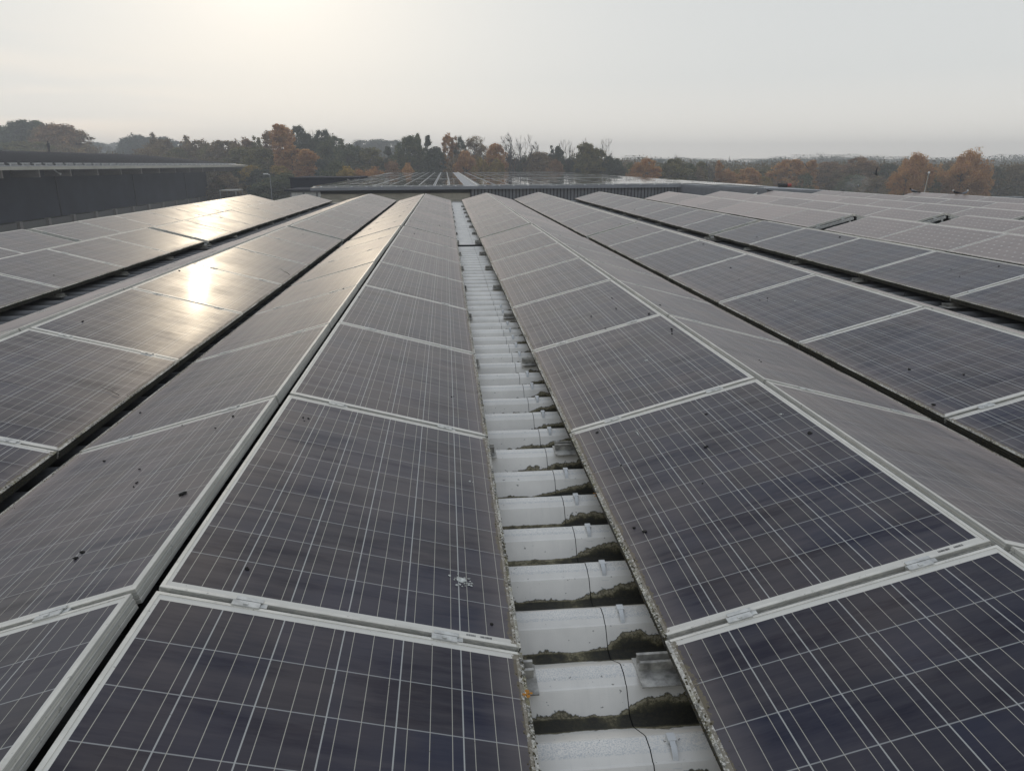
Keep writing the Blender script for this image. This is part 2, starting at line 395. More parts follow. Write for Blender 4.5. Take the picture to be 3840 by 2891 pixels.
SLOPES = [  # id, kind, x of lower edge, z, direction, phrase
    ('A', 'poly', 0.174, 0.000, -1, 'right face of first row left of the gutter'),
    ('B', 'poly', -1.806, -0.002, 1, 'left face of first row left of the gutter'),
    ('C', 'poly', -1.892, 0.011, -1, 'right face of second row left of the gutter'),
    ('D', 'poly', -3.877, 0.008, 1, 'left face of second row left of the gutter'),
    ('E', 'poly', -4.302, 0.018, -1, 'right face of third row left of the gutter'),
    ('F', 'poly', -6.283, 0.012, 1, 'left face of third row left of the gutter'),
    ('G', 'poly', -6.370, 0.018, -1, 'right face of outermost row at left'),
    ('H', 'poly', -8.355, 0.012, 1, 'left face of outermost row at left'),
    ('a', 'poly', 0.584, 0.008, 1, 'left face of first row right of the gutter'),
    ('b', 'poly', 2.550, 0.000, -1, 'right face of first row right of the gutter'),
    ('c', 'poly', 2.6045, 0.015, 1, 'left face of second row right of the gutter'),
    ('d', 'poly', 4.585, 0.008, -1, 'right face of second row right of the gutter'),
    ('e', 'poly', 4.990, 0.0157, 1, 'left face of third row right of the gutter'),
    ('f', 'poly', 6.985, 0.008, -1, 'right face of third row right of the gutter'),
    ('g', 'mono', 7.545, 0.013, 1, 'left face of first white-dotted row'),
    ('h', 'mono', 9.53, 0.010, -1, 'right face of first white-dotted row'),
    ('i', 'mono', 9.59, 0.013, 1, 'left face of second white-dotted row'),
    ('j', 'mono', 11.58, 0.010, -1, 'right face of second white-dotted row'),
    ('k', 'mono', 11.69, 0.013, 1, 'left face of third white-dotted row'),
    ('l', 'mono', 13.68, 0.010, -1, 'right face of third white-dotted row'),
    ('m', 'mono', 13.73, 0.013, 1, 'left face of fourth white-dotted row'),
    ('n', 'mono', 15.72, 0.010, -1, 'right face of fourth white-dotted row'),
    ('o', 'mono', 15.72, 0.020, 1, 'left face of farthest white-dotted row'),
]
for (sid, kind, xl, zl, s, ph) in SLOPES:
    detail = sid in 'ABCabceEg'
    if kind == 'poly':
        for k in range(8):
            y0 = NEAR_Y0 + PITCH_Y * k + 0.011
            bc = None
            if sid == 'A' and k == 1: bc = (0.085, L_POLY - 0.0235, -0.0017)
            if sid == 'a' and k == 1: bc = (0.845, 0.0135, -0.0017)
            panel(kind, xl, zl, s, y0, '%s solar panel before the gap, %s' % (ORD[7 - k], ph), 'last' if k == 7 else None, detail, bc)
        for k in range(9):
            panel(kind, xl, zl - 0.012, s, FAR_Y0 + PITCH_Y * k, '%s solar panel beyond the gap, %s' % (ORD[k], ph), 'first' if k == 0 else ('last' if k == 8 else None), False)
    else:
        P = L_MONO + 0.022
        ylast = 14.20 if sid != 'o' else 15.2
        for k in range(5):
            panel(kind, xl, zl, s, ylast - P * (k + 1), '%s solar panel before the gap, %s' % (ORD[k], ph), 'last' if k == 0 else None, sid == 'g')
        for k in range(7 if sid != 'o' else 5):
            yy = 14.86 if sid != 'o' else 15.9
            panel(kind, xl, zl, s, yy + P * k, '%s solar panel beyond the gap, %s' % (ORD[k], ph), 'first' if k == 0 else ('last' if k == 6 else None), False)

# ------------------------------------------------------------------ the warehouse roof under the arrays
def roof_material():
    q = NM('painted_steel_sheet'); v = q.coord('Object'); X, Y, Z = q.xyz(v)[0:3]
    n = q.noise(v, 3.5, 4, 0.6); fine = q.noise(v, 240, 3, 0.6); mid = q.noise(v, 26, 5, 0.7); wide = q.noise(q.map(v, (1, .6, 1)), 9, 4, 0.6)
    col = q.mix(q.ss(n, 0.3, 0.7), (0.61, 0.585, 0.53), (0.74, 0.71, 0.645))
    strk = q.noise(q.map(v, (22, 1.4, 1.4)), 2.0, 4, 0.7)
    col = q.mix(q.math('MULTIPLY', q.ss(strk, 0.52, 0.78), 0.22), col, (0.46, 0.46, 0.43))
    crest = q.ss(Z, -0.079, -0.0765)
    col = q.mix(q.math('MULTIPLY', crest, q.ss(fine, 0.40, 0.66)), col, (0.47, 0.48, 0.47))       # dew and grit on the crests
    # algae: fills the troughs and climbs the webs, worse on the right, under the panels and close to the ridge of dirt
    depth = q.math('DIVIDE', q.math('SUBTRACT', -0.100, Z), 0.045)
    rightside = q.ss(X, 0.36, 0.60); seamside = q.math('GREATER_THAN', X, 0.4625)
    lft = q.math('MULTIPLY', q.math('SUBTRACT', 1.0, q.ss(Y, 4.5, 9.0)), 0.10)
    rel = q.math('ADD', q.math('MULTIPLY', depth, 0.85), q.math('MULTIPLY', q.math('SUBTRACT', wide, 0.5), 1.5))
    rel = q.math('ADD', rel, q.math('MULTIPLY', rightside, 0.63)); rel = q.math('ADD', rel, q.math('MULTIPLY', seamside, 0.07))
    rel = q.math('ADD', rel, q.math('MULTIPLY', q.math('SUBTRACT', mid, 0.5), 0.60)); rel = q.math('ADD', rel, lft)
    rel = q.math('ADD', rel, q.math('MULTIPLY', q.ss(depth, 0.93, 1.04), 0.30))
    rel = q.math('ADD', rel, q.math('MULTIPLY', q.math('SUBTRACT', q.noise(q.map(v, (0.6, 1.7, 1)), 1.3, 2, 0.5), 0.5), 0.9))
    rel = q.math('SUBTRACT', rel, 0.69)
    rel = q.math('MULTIPLY', rel, q.ss(depth, -0.42, 0.05))
    rr = q.n('ShaderNodeValToRGB'); q.l(rel, rr.inputs[0]); e = rr.color_ramp.elements
    e[0].position = 0.20; e[0].color = (0.60, 0.60, 0.58, 1); e[1].position = 1.0; e[1].color = (0.016, 0.015, 0.010, 1)
    for p, c in ((0.25, (0.085, 0.070, 0.030)), (0.33, (0.27, 0.24, 0.16)), (0.46, (0.20, 0.175, 0.10)), (0.56, (0.07, 0.062, 0.032)), (0.70, (0.022, 0.021, 0.014))):
        x = e.new(p); x.color = (*c, 1)
    grit = q.noise(v, 120, 4, 0.75)
    mcol = q.mix(q.math('MULTIPLY', q.ss(grit, 0.45, 0.60), 0.75), rr.outputs[0], (0.035, 0.030, 0.016))
    col = q.mix(q.ss(rel, 0.17, 0.22), col, mcol)
    dots = q.noise(v, 75, 2, 0.4); col = q.mix(q.math('MULTIPLY', q.ss(dots, 0.71, 0.75), 0.7), col, (0.06, 0.055, 0.04))
    rough = q.math('ADD', 0.33, q.math('MULTIPLY', q.ss(rel, 0.1, 0.4), 0.4))
    q.set(base=col, rough=rough, spec=0.45)
    h = q.math('ADD', q.math('MULTIPLY', fine, 0.5), q.math('MULTIPLY', q.ss(rel, 0.2, 0.5), q.math('MULTIPLY', mid, 2.0)))
    q.bump(h, 0.35, 0.0025); return q.m
M_ROOF = roof_material()
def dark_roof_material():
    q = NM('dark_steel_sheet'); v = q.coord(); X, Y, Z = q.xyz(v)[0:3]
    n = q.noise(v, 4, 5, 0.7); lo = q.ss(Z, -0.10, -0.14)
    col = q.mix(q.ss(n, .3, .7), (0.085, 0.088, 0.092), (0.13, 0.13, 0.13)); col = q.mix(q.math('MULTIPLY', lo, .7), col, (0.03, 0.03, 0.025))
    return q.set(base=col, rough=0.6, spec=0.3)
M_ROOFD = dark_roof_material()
M_DARK = plain('dark_underlay', (0.012, 0.012, 0.012), 0.9)
M_WALLG = plain('grey_wall_cladding', (0.26, 0.27, 0.28), 0.5)
RIB = 0.2787
PROF = [(0.0, -0.0752), (-0.0035, -0.0742), (-0.042, -0.0742), (-0.048, -0.0762), (-0.071, -0.0870), (-0.080, -0.0868), (-0.084, -0.0915), (-0.125, -0.1450), (-0.131, -0.147),
        (-0.163, -0.1478), (-0.170, -0.1455), (-0.2655, -0.0825)]      # y offsets towards the camera
def sheet(x0, x1, ya, yb, dz):
    q = MB(); pts = []
    n0 = int(math.floor((yb - 1.455) / RIB)); n1 = int(math.ceil((ya - 1.455) / RIB))
    k = n0
    while k >= n1:
        for (dy, z) in PROF:
            y = 1.455 + RIB * k + dy
            if ya <= y <= yb: pts.append((y, z + dz))
        k -= 1
    t = 0.0012
    for (y, z) in pts: q.v += [(x0, y, z), (x1, y, z), (x0, y, z - t), (x1, y, z - t)]
    for i in range(len(pts) - 1):
        a, b = 4 * i, 4 * i + 4
        q.f += [(a, b, b + 1, a + 1), (a + 2, a + 3, b + 3, b + 2), (a, a + 2, b + 2, b), (a + 1, b + 1, b + 3, a + 3)]; q.mi += [0] * 4
    e = 4 * (len(pts) - 1)
    q.f += [(0, 1, 3, 2), (e, e + 2, e + 3, e + 1)]; q.mi += [0, 0]
    return q
house = empty('warehouse', (0, 0, -7))
tag(house, 'warehouse we stand on, pale grey ribbed metal roof carrying the solar panels', 'building')
def hpart(q, name, mat, smooth=False):
    o = q.obj(name, mat, house, smooth); o.location = (0, 0, 7); return o
XS = [-8.95, -6.327, -4.09, -2.6, -0.56, 0.4612]
XE = [0.4638, 1.60, 3.6, 4.79, 6.6, 8.6, 11.6, 14.6, 17.6, 20.6, 23.5]
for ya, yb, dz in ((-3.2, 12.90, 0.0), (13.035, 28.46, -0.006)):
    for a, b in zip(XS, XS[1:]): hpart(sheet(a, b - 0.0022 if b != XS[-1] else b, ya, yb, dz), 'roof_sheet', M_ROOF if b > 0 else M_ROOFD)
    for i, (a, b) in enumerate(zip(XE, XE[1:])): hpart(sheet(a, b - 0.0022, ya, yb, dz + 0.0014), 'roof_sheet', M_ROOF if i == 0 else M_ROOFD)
q = MB(); q.box(-8.95, 23.5, -3.2, 28.44, -0.40, -0.158); hpart(q, 'roof_deck', M_DARK)
q = MB(); q.box(-8.95, 23.5, 12.88, 12.998, -0.156, -0.150); hpart(q, 'joint_gutter', M_DARK)
# metal lip closing the expansion joint and the far verge
q = MB(); q.box(-8.95, 23.5, 13.000, 13.030, -0.150, -0.058); hpart(q, 'joint_flashing', M_BLACK)
q = MB(); q.box(-8.95, 23.5, 28.47, 28.62, -0.30, -0.066); hpart(q, 'verge_flashing', plain('verge_steel', (0.42, 0.43, 0.43), 0.5))
q = MB(); q.box(-8.85, 23.4, -3.1, 28.40, -7.0, -0.402); hpart(q, 'wall', M_WALLG)

# brackets that carry the panels: a channel on a base plate lying on a rib
def bracket_mesh(right):
    q = MB(); s = 1 if right else -1
    a, b = (-0.075, 0.40) if right else (-0.40, 0.028)
    q.box(a, b, -0.016, 0.016, 0.004, 0.007)
    q.box(a, b, -0.016, -0.013, 0.007, 0.034); q.box(a, b, 0.013, 0.016, 0.007, 0.034)
    q.box(a, b, -0.023, -0.016, 0.0300, 0.034); q.box(a, b, 0.016, 0.023, 0.0300, 0.034)
    q.box(a - 0.008 * (s > 0), b - 0.05 * (s > 0) + 0.008 * (s < 0), -0.085, 0.040, 0.0005, 0.004)
    return q.mesh('bracket', M_ALUD)
BR = bracket_mesh(True); BL = bracket_mesh(False)
EDGES = [(0.584, 1, BR, 'right side of the grey gutter', 'AA'), (0.174, -1, BL, 'left side of the grey gutter', 'A'),
         (4.99, 1, BR, 'under the third row right', 'e'), (-4.302, -1, BL, 'under the third row left', 'E')]
for (xe, s, me, ph, _) in EDGES:
    for k in range(1, 17):
        y = NEAR_Y0 + PITCH_Y * k if k <= 8 else FAR_Y0 + PITCH_Y * (k - 9) + (0.06 if k == 9 else 0)
        if k == 8: y -= 0.05
        n = round((y - 1.455) / RIB); yy = 1.455 + RIB * n - 0.024
        o = put('panel_bracket', me, None, (xe + rng.uniform(-0.008, 0.008), yy, -0.0738 - (0.006 if y > 13 else 0)))
        where = '%s before the gap' % ORD[8 - k] if k <= 8 else '%s beyond the gap' % ORD[k - 9]
        tag(o, 'aluminium bracket on a rib, %s, %s' % (where, ph), 'bracket', 'brackets carrying the solar panels')
# white hooks (storm clips) on the ribs at the right side of the gutter
def hook_mesh():
    q = MB(); pts = []
    for k in range(9):
        a = math.pi * 0.5 * k / 8
        pts.append((0, -0.030 - 0.052 * math.sin(a) * 0.9, 0.014 - 0.040 * (1 - math.cos(a)) ))
    for i in range(len(pts) - 1):
        (x, y, z), (x2, y2, z2) = pts[i], pts[i + 1]
        q.face([(-0.007, y, z), (0.007, y, z), (0.007, y2, z2), (-0.007, y2, z2)])
        q.face([(-0.007, y, z - .003), (-0.007, y2, z2 - .003), (0.007, y2, z2 - .003), (0.007, y, z - .003)])
        q.face([(-0.007, y, z), (-0.007, y2, z2), (-0.007, y2, z2 - .003), (-0.007, y, z - .003)])
        q.face([(0.007, y, z), (0.007, y, z - .003), (0.007, y2, z2 - .003), (0.007, y2, z2)])
    q.box(-0.009, 0.012, -0.036, -0.010, 0.0005, 0.0145)
    q.box(-0.012, 0.012, -0.088, -0.076, -0.030, -0.0205)
    return q.mesh('hook', plain('white_nylon', (0.52, 0.53, 0.52), 0.45))
HK = hook_mesh(); hn = 0
for k in range(-1, 22):
    y = 1.455 + RIB * k
    if abs(((y - NEAR_Y0) / PITCH_Y) - round((y - NEAR_Y0) / PITCH_Y)) * PITCH_Y < 0.13: continue
    o = put('roof_clip', HK, None, (0.520, y, -0.0738)); hn += 1
    tag(o, '%s curved white clip from the camera, on a rib at the right gutter edge' % (ORD + ['eleventh', 'twelfth', 'thirteenth', 'fourteenth', 'fifteenth', 'sixteenth', 'seventeenth', 'eighteenth', 'nineteenth', 'twentieth', 'twenty-first', 'twenty-second'])[hn - 1], 'clip', 'white clips along the gutter')

for (y, lab) in ((7.35, 'black cable loop hanging under the third row right, the farther of two'), (5.55, 'black cable loop hanging under the third row right, nearest to the camera')):
    q = MB(); q.tube([(0.10, 0.10, -0.02), (-0.01, 0.05, -0.045), (-0.05, 0.0, -0.09), (-0.03, -0.02, -0.14), (0.10, -0.05, -0.14)], 0.004, 6)
    o = q.obj('cable', M_BLACK); o.location = (4.96, y, 0.0); tag(o, lab, 'cable')

# sloping rails that show in the gap between the two groups of panels
def slope_rail():
    q = MB()
    q.box(0.02, 0.97, -0.020, -0.017, -0.100, -0.052); q.box(0.02, 0.97, 0.017, 0.020, -0.100, -0.052)
    q.box(0.02, 0.97, -0.020, 0.020, -0.0520, -0.0490); q.box(0.02, 0.97, -0.0205, -0.0202, -0.078, -0.074)
    return q.mesh('slope_rail', M_ALU)
def post(): 
    q = MB(); q.box(0.86, 0.90, -0.022, 0.022, -0.30, -0.1005); return q.mesh('post', M_ALU)
SR, PO = slope_rail(), post()
for (sid, kind, xl, zl, s, ph) in SLOPES:
    ye = [(FAR_Y0 - 0.050, 'far', zl - .012), (NEAR_Y0 + PITCH_Y * 8 + 0.03, 'near', zl)] if kind == 'poly' else [(14.86 - 0.055 if sid != 'o' else 15.84, 'far', zl), (14.20 + 0.035 + (1.0 if sid == 'o' else 0), 'near', zl)]
    for (y, w, z) in ye:
        r = empty('support_rail', mat=pmat(xl, z - 0.004, s, y, 0))
        put('rail', SR, r); put('post', PO, r)
        tag(r, 'sloping rail, %s side of the gap, %s' % (w, ph), 'rail', 'support rails at the gap in the panels')

# small things lying on the panels
def clump(seed, r):
    random.seed(seed); bm = bmesh.new(); bmesh.ops.create_icosphere(bm, subdivisions=2, radius=r)
    for v in bm.verts:
        v.co *= random.uniform(0.65, 1.25); v.co.z *= 0.45
    me = bpy.data.meshes.new('clump'); bm.to_mesh(me); bm.free(); me.materials.append(M_CLUMP); return me
M_CLUMP = plain('dried_black_moss', (0.013, 0.012, 0.010), 0.95, 0, 0.6, 60)
CLM = [clump(i, 0.011) for i in range(5)]
def on_slope(sid, along, y):
    for (i, kind, xl, zl, s, ph) in SLOPES:
        if i == sid: return Vector((xl + s * CT * along, y, zl + ST * along)), s
CL = [('B', 0.895, 2.37, 1.7), ('B', 0.824, 3.234, 0.8), ('B', 0.779, 3.112, 0.6), ('A', 0.879, 3.135, 0.7), ('A', 0.854, 3.137, 0.8), ('A', 0.866, 3.1, 0.4), ('A', 0.525, 3.64, 0.8), ('A', 0.186, 3.925, 0.9), ('A', 0.174, 3.943, 0.5), ('A', 0.804, 1.886, 0.85), ('A', 0.732, 2.834, 0.4), ('A', 0.082, 1.824, 0.8), ('B', 0.671, 2.095, 1.0), ('B', 0.664, 2.065, 1.1), ('B', 0.551, 2.819, 0.7), ('B', 0.611, 2.649, 0.7), ('B', 0.617, 2.607, 0.5), ('B', 0.27, 3.102, 0.8), ('B', 0.101, 3.9, 0.9), ('B', 0.543, 3.341, 0.5), ('a', 0.13, 3.297, 1.0), ('a', 0.152, 2.874, 0.7), ('a', 0.075, 2.347, 0.9), ('a', 0.102, 2.304, 1.3), ('a', 0.52, 2.818, 1.2), ('a', 0.4, 2.522, 0.5), ('a', 0.93, 4.624, 1.3), ('a', 0.901, 4.526, 0.9), ('a', 0.923, 5.172, 1.2), ('a', 0.638, 3.146, 0.9), ('a', 0.916, 2.671, 1.4), ('b', 0.756, 3.987, 0.7), ('b', 0.766, 3.939, 0.7), ('b', 0.918, 5.527, 1.2), ('a', 0.556, 5.58, 0.9), ('a', 0.768, 5.594, 0.9), ('a', 0.821, 5.976, 0.9), ('c', 0.616, 7.977, 1.6), ('c', 0.911, 9.722, 1.4), ('c', 0.467, 7.371, 0.8), ('c', 0.362, 6.424, 1.0), ('c', 0.292, 6.432, 0.7), ('c', 0.325, 6.346, 0.6), ('c', 0.791, 12.828, 1.2), ('c', 0.741, 13.92, 1.2), ('c', 0.249, 4.09, 1.3), ('c', 0.056, 3.569, 1.6), ('c', 0.409, 3.821, 0.8), ('e', 0.885, 10.479, 1.8), ('e', 0.884, 7.228, 1.6), ('e', 0.596, 7.572, 0.9), ('e', 0.476, 7.265, 1.0), ('e', 0.315, 12.162, 1.3), ('e', 0.248, 20.299, 1.9), ('A', 0.795, 9.777, 1.3), ('A', 0.755, 12.482, 1.2), ('A', 0.927, 14.703, 1.2), ('A', 0.346, 15.503, 1.6), ('A', 0.966, 6.119, 0.7), ('B', 0.863, 6.733, 1.2), ('C', 0.829, 5.466, 1.2), ('C', 0.961, 7.879, 1.3), ('E', 0.306, 8.873, 1.2), ('C', 0.961, 7.878, 1.2), ('C', 0.614, 12.94, 1.3), ('a', 0.572, 5.112, 0.9), ('a', 0.919, 4.585, 0.9)]
for i, (sid, al, y, sc) in enumerate(CL):
    p, s = on_slope(sid, al, y); o = put('moss_clump', CLM[i % 5], None, p); o.rotation_euler = (0, -s * TILT, i * 1.3); o.scale = (sc * 0.8, sc * 0.65, sc * 0.7)
    tag(o, 'small black clump of dried moss lying on a solar panel', 'moss clump', 'black moss clumps scattered on the panels')
def splat(seed, r, n):
    random.seed(seed); q = MB()
    def blob(x, y, rr):
        k = 9; pts = [(x + rr * math.cos(2 * math.pi * a / k) * random.uniform(.55, 1.25), y + rr * math.sin(2 * math.pi * a / k) * random.uniform(.55, 1.25)) for a in range(k)]
        h = 0.0012 + rr * 0.06; c = len(q.v)
        q.v += [(a, b, 0) for a, b in pts] + [(x + (a - x) * .6, y + (b - y) * .6, h) for a, b in pts]
        for j in range(k): q.f.append((c + j, c + (j + 1) % k, c + k + (j + 1) % k, c + k + j)); q.mi.append(0)
        q.f.append(tuple(c + k + j for j in range(k))); q.mi.append(0)
    blob(0, 0, r * 0.42)
    for _ in range(n):
        a = random.random() * 6.28; d = r * random.uniform(.3, 1.0); blob(d * math.cos(a), d * math.sin(a), r * random.uniform(.05, .17))
    return q.mesh('dropping', plain('bird_lime_%d' % seed, (0.50, 0.51, 0.47), 0.8, 0, 0.3, 80))
for i, (sid, al, y, r, n, lab) in enumerate([
        ('A', 0.17, 2.03, 0.040, 26, 'splashed white bird dropping on the panel left of the gutter'),
        ('A', 0.115, 2.81, 0.016, 2, 'round pale green lichen spot near the edge of a panel left of the gutter'),
        ('a', 0.905, 2.92, 0.015, 3, 'small white bird dropping near the ridge right of the gutter'),
        ('a', 0.62, 4.15, 0.022, 12, 'white bird dropping on a middle panel right of the gutter'),
        ('c', 0.47, 6.1, 0.020, 8, 'pale dropping on the second row right of the gutter'),
        ('a', 0.30, 3.15, 0.018, 9, 'thin broken white streak of bird lime on a panel right of the gutter')]):
    p, s = on_slope(sid, al, y); o = put('bird_dropping', splat(20 + i, r, n), None, p); o.rotation_euler = (0, -s * TILT, 0)
    if 'streak' in lab: o.scale = (0.35, 3.0, 1)
    tag(o, lab, 'dropping')
q = MB()
random.seed(9)
q.tube([(0, 0, 0), (0.05, 0.03, 0.02), (0.12, 0.05, 0.03), (0.19, 0.11, 0.06)], [0.003, 0.0028, 0.002, 0.001], 5)
q.tube([(0.09, 0.04, 0.028), (0.13, 0.0, 0.04)], [0.0018, 0.001], 4)
o = q.obj('twig', plain('bark_twig', (0.035, 0.028, 0.02), 0.9)); o.location = (-1.95, 4.22, 0.03); o.rotation_euler = (0, 0, 2.2); o.scale = (0.6, 0.6, 0.6)
tag(o, 'thin dark twig caught at the moss edge of the second row left', 'twig')
o = q.obj('twig', bpy.data.materials['bark_twig']); o.location = (-1.94, 9.05, 0.03); o.rotation_euler = (0, 0, 2.5); o.scale = (0.5, 0.5, 1.2)
tag(o, 'upright thin twig farther along the valley edge of the second row left', 'twig')
for (x, y, z, lab) in ((0.170, 1.55, 0.001, 'orange lichen spot on the gutter edge left'), (0.588, 2.69, 0.004, 'orange lichen spot on the gutter edge right')):
    q = MB(); random.seed(int(y * 100))
    for _ in range(7):
        a, b, r = random.gauss(0, .006), random.gauss(0, .010), random.uniform(.003, .007); n = len(q.v)
        for k in range(7): q.v.append((a + r * math.cos(k * .9), b + r * math.sin(k * .9), 0))
        q.v.append((a, b, r * .5))
        for k in range(7): q.f.append((n + k, n + (k + 1) % 7, n + 7)); q.mi.append(0)
    o = q.obj('lichen', plain('orange_lichen', (0.45, 0.20, 0.03), 0.9)); o.location = (x, y, z); tag(o, lab, 'lichen')

# ------------------------------------------------------------------ far hall straight ahead, its roof covered with panels
GZ = -7.0
M_CLAD = plain('anthracite_profile_cladding', (0.175, 0.18, 0.195), 0.45, 0, 0.12, 2)
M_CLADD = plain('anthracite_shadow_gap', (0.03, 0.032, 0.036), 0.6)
M_FASC = plain('grey_blue_fascia', (0.22, 0.23, 0.25), 0.4, 0, 0.1, 1)
M_CONC = plain('beige_concrete_panel', (0.45, 0.42, 0.36), 0.8, 0, 0.25, 0.7)
M_WHITE = plain('white_paint', (0.7, 0.7, 0.68), 0.5)
fh = empty('far_hall', (5, 52, GZ)); tag(fh, 'low wide hall straight ahead with anthracite ribbed wall and solar panels all over its roof', 'building')
def fpart(q, name, mat, parent=None):
    o = q.obj(name, mat, fh); o.location = (-5, -52, -GZ); return o
def wallstrip(q, p0, p1, z0, z1, off0, off1):   # slab along p0->p1, between two offsets towards the camera
    p0, p1 = Vector(p0), Vector(p1); d = (p1 - p0).normalized(); n = Vector((d.y, -d.x))
    a, b = p0 + n * off0, p1 + n * off0; c, e = p1 + n * off1, p0 + n * off1
    k = len(q.v); q.v += [(a.x, a.y, z0), (b.x, b.y, z0), (c.x, c.y, z0), (e.x, e.y, z0), (a.x, a.y, z1), (b.x, b.y, z1), (c.x, c.y, z1), (e.x, e.y, z1)]
    for f in ((0, 3, 2, 1), (4, 5, 6, 7), (0, 1, 5, 4), (1, 2, 6, 5), (2, 3, 7, 6), (3, 0, 4, 7)): q.f.append(tuple(k + i for i in f)); q.mi.append(0)
A0, A1, A2 = (-9.2, 51.96), (17.05, 52.7), (20.75, 39.3)
q = MB(); wallstrip(q, A0, A1, -0.37, -0.17, 0.0, 0.25); fpart(q, 'fascia', M_FASC)
q = MB(); wallstrip(q, A1, A2, -0.33, -0.17, 0.0, 0.25); fpart(q, 'fascia', M_FASC)
q = MB(); wallstrip(q, (-8.6, 52.0), (1.7, 52.3), GZ, -0.62, -0.5, -0.35)
fpart(q, 'concrete_wall', M_CONC)
for z in (-0.62, -1.02, -1.6):
    q = MB(); wallstrip(q, (-8.6, 52.0), (1.7, 52.3), z - 0.34, z - 0.03, -0.345, -0.31); fpart(q, 'concrete_panel', M_CONC)
q = MB(); wallstrip(q, (-8.6, 52.0), (1.7, 52.3), -0.60, -0.40, -0.30, -0.2); fpart(q, 'soffit', M_CLADD)  # near-black strip standing in for the shadow below the roof overhang
def clad(p0, p1, pitch=0.245, gap=0.055):
    P0, P1 = Vector(p0), Vector(p1); Ln = (P1 - P0).length; d = (P1 - P0) / Ln; k = 0
    global q
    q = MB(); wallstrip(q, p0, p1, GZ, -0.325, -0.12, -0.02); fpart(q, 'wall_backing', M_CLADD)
    q = MB()
    while (k + 1) * pitch < Ln:
        a = P0 + d * (k * pitch + 0.02); b = P0 + d * (k * pitch + pitch - gap)
        wallstrip(q, tuple(a), tuple(b), GZ, -0.325, -0.022, 0.035); k += 1
    fpart(q, 'ribbed_wall', M_CLAD)
clad((1.75, 52.30), (17.0, 52.7)); clad((17.05, 52.65), (20.70, 39.3), 0.30, 0.13)
q = MB(); pts = [(-9.2, 51.96), (17.05, 52.7), (20.75, 39.3), (20.9, 39.3), (20.9, 140), (-10.2, 140)]
q.face([(x, y, -0.165) for x, y in pts]); q.face([(x, y, -0.32) for x, y in reversed(pts)])
for i in range(6):
    (a, b), (c, e) = pts[i], pts[(i + 1) % 6]; q.face([(a, b, -0.32), (c, e, -0.32), (c, e, -0.165), (a, b, -0.165)])
fpart(q, 'roof', plain('far_roof_sheet', (0.25, 0.26, 0.27), 0.5))
q = MB()
for i in range(6):
    (a, b), (c, e) = [(-8.7, 53), (16.6, 53.2), (20.3, 40), (20.5, 40), (20.5, 139), (-9.6, 139)][i], [(-8.7, 53), (16.6, 53.2), (20.3, 40), (20.5, 40), (20.5, 139), (-9.6, 139)][(i + 1) % 6]
    q.face([(a, b, GZ), (c, e, GZ), (c, e, -0.322), (a, b, -0.322)])
fpart(q, 'rear_wall', M_CLAD)
for k in range(26):
    q = MB(); x = -8.5 + 1.02 * k; y = 52.0 + (x + 9.2) * 0.0282; q.box(x - .05, x + .05, y - 0.02, y + 0.10, -0.163, -0.09)
    fpart(q, 'rail_end', M_WHITE)
q = MB(); q.box(2.12, 2.26, 52.4, 139.5, -0.164, -0.085); fpart(q, 'walkway_strip', plain('pale_walkway', (0.62, 0.61, 0.56), 0.6))
def far_glass():
    q = NM('distant_panel_glass'); X, Y, Z = q.xyz(q.coord())[0:3]
    r = q.noise(q.map(q.coord(), (0.6, 0.3, 1)), 1.0, 3, 0.6)
    q.set(base=q.mix(r, (0.02, 0.022, 0.028), (0.04, 0.038, 0.038)), rough=q.math('MULTIPLY', q.ss(r, 0.3, 0.8), 0.12), ior=1.75); return q.m
q = MB(); random.seed(77)
x = -9.1; col = 0
while x < 20.0:
    w = 0.99
    if not (1.2 < x < 2.3):
        y = 52.35 + (x + 9.2) * 0.028; row = 0
        if x > 17: y = 53.2 - (x - 16.9) * 3.62
        while y < 139:
            l = 1.65; a, b = random.gauss(0, 0.0015), random.gauss(0, 0.0015)
            z = -0.085
            if not (row % 14 == 13):
                q.cur = 0
                q.face([(x + .028, y + .028, z + a - b), (x + w - .028, y + .028, z + a + b), (x + w - .028, y + l - .028, z - a + b), (x + .028, y + l - .028, z - a - b)])
                q.cur = 1
                q.box(x, x + w, y, y + l, z - 0.045, z - 0.006)
            y += l + (0.02 if row % 14 != 12 else 0.02); row += 1
        x += 1.02 if col % 4 != 3 else 1.12
    else: x = 2.36
    col += 1
o = fpart(q, 'solar_panel_field', [far_glass(), plain('distant_frame', (0.62, 0.62, 0.59), 0.5)]); o['kind'] = 'stuff'
o['label'] = 'hundreds of glossy solar panels lying flat on the far hall roof'

# dark flat block and windowed annex left of the far hall
db = empty('flat_roofed_block', (-13, 80, GZ)); tag(db, 'dark flat-roofed block behind the left corner of the far hall', 'building')
M_DBLK = plain('dark_slate_cladding', (0.045, 0.048, 0.058), 0.9, spec=0.05)
q = MB(); q.box(-3.2, 3.9, 0, 9, 0, 6.95); q.obj('wall', M_DBLK, db)
q = MB(); q.box(-3.3, 4.0, -0.1, 9.1, 6.952, 7.05); q.obj('roof_edge', M_DBLK, db)
q = MB(); q.tube([(3.2, -0.3, 5.6), (3.2, -0.3, 6.6), (2.7, -0.3, 6.85)], 0.06, 6); q.tube([(3.2, -0.3, 5.6), (2.6, -0.3, 5.6)], 0.05, 6); q.obj('drain_pipe', M_ALUD, db)
an = empty('window_annex', (-13, 70, GZ)); tag(an, 'low annex with white-framed windows beside the far hall', 'building')
q = MB(); q.box(-1.3, 3.2, 0, 6, 0, 6.0); q.obj('wall', M_WALLG, an)
q = MB(); q.box(-1.7, 3.4, -0.5, 6.2, 6.02, 6.16); q.obj('flat_roof', M_DBLK, an)
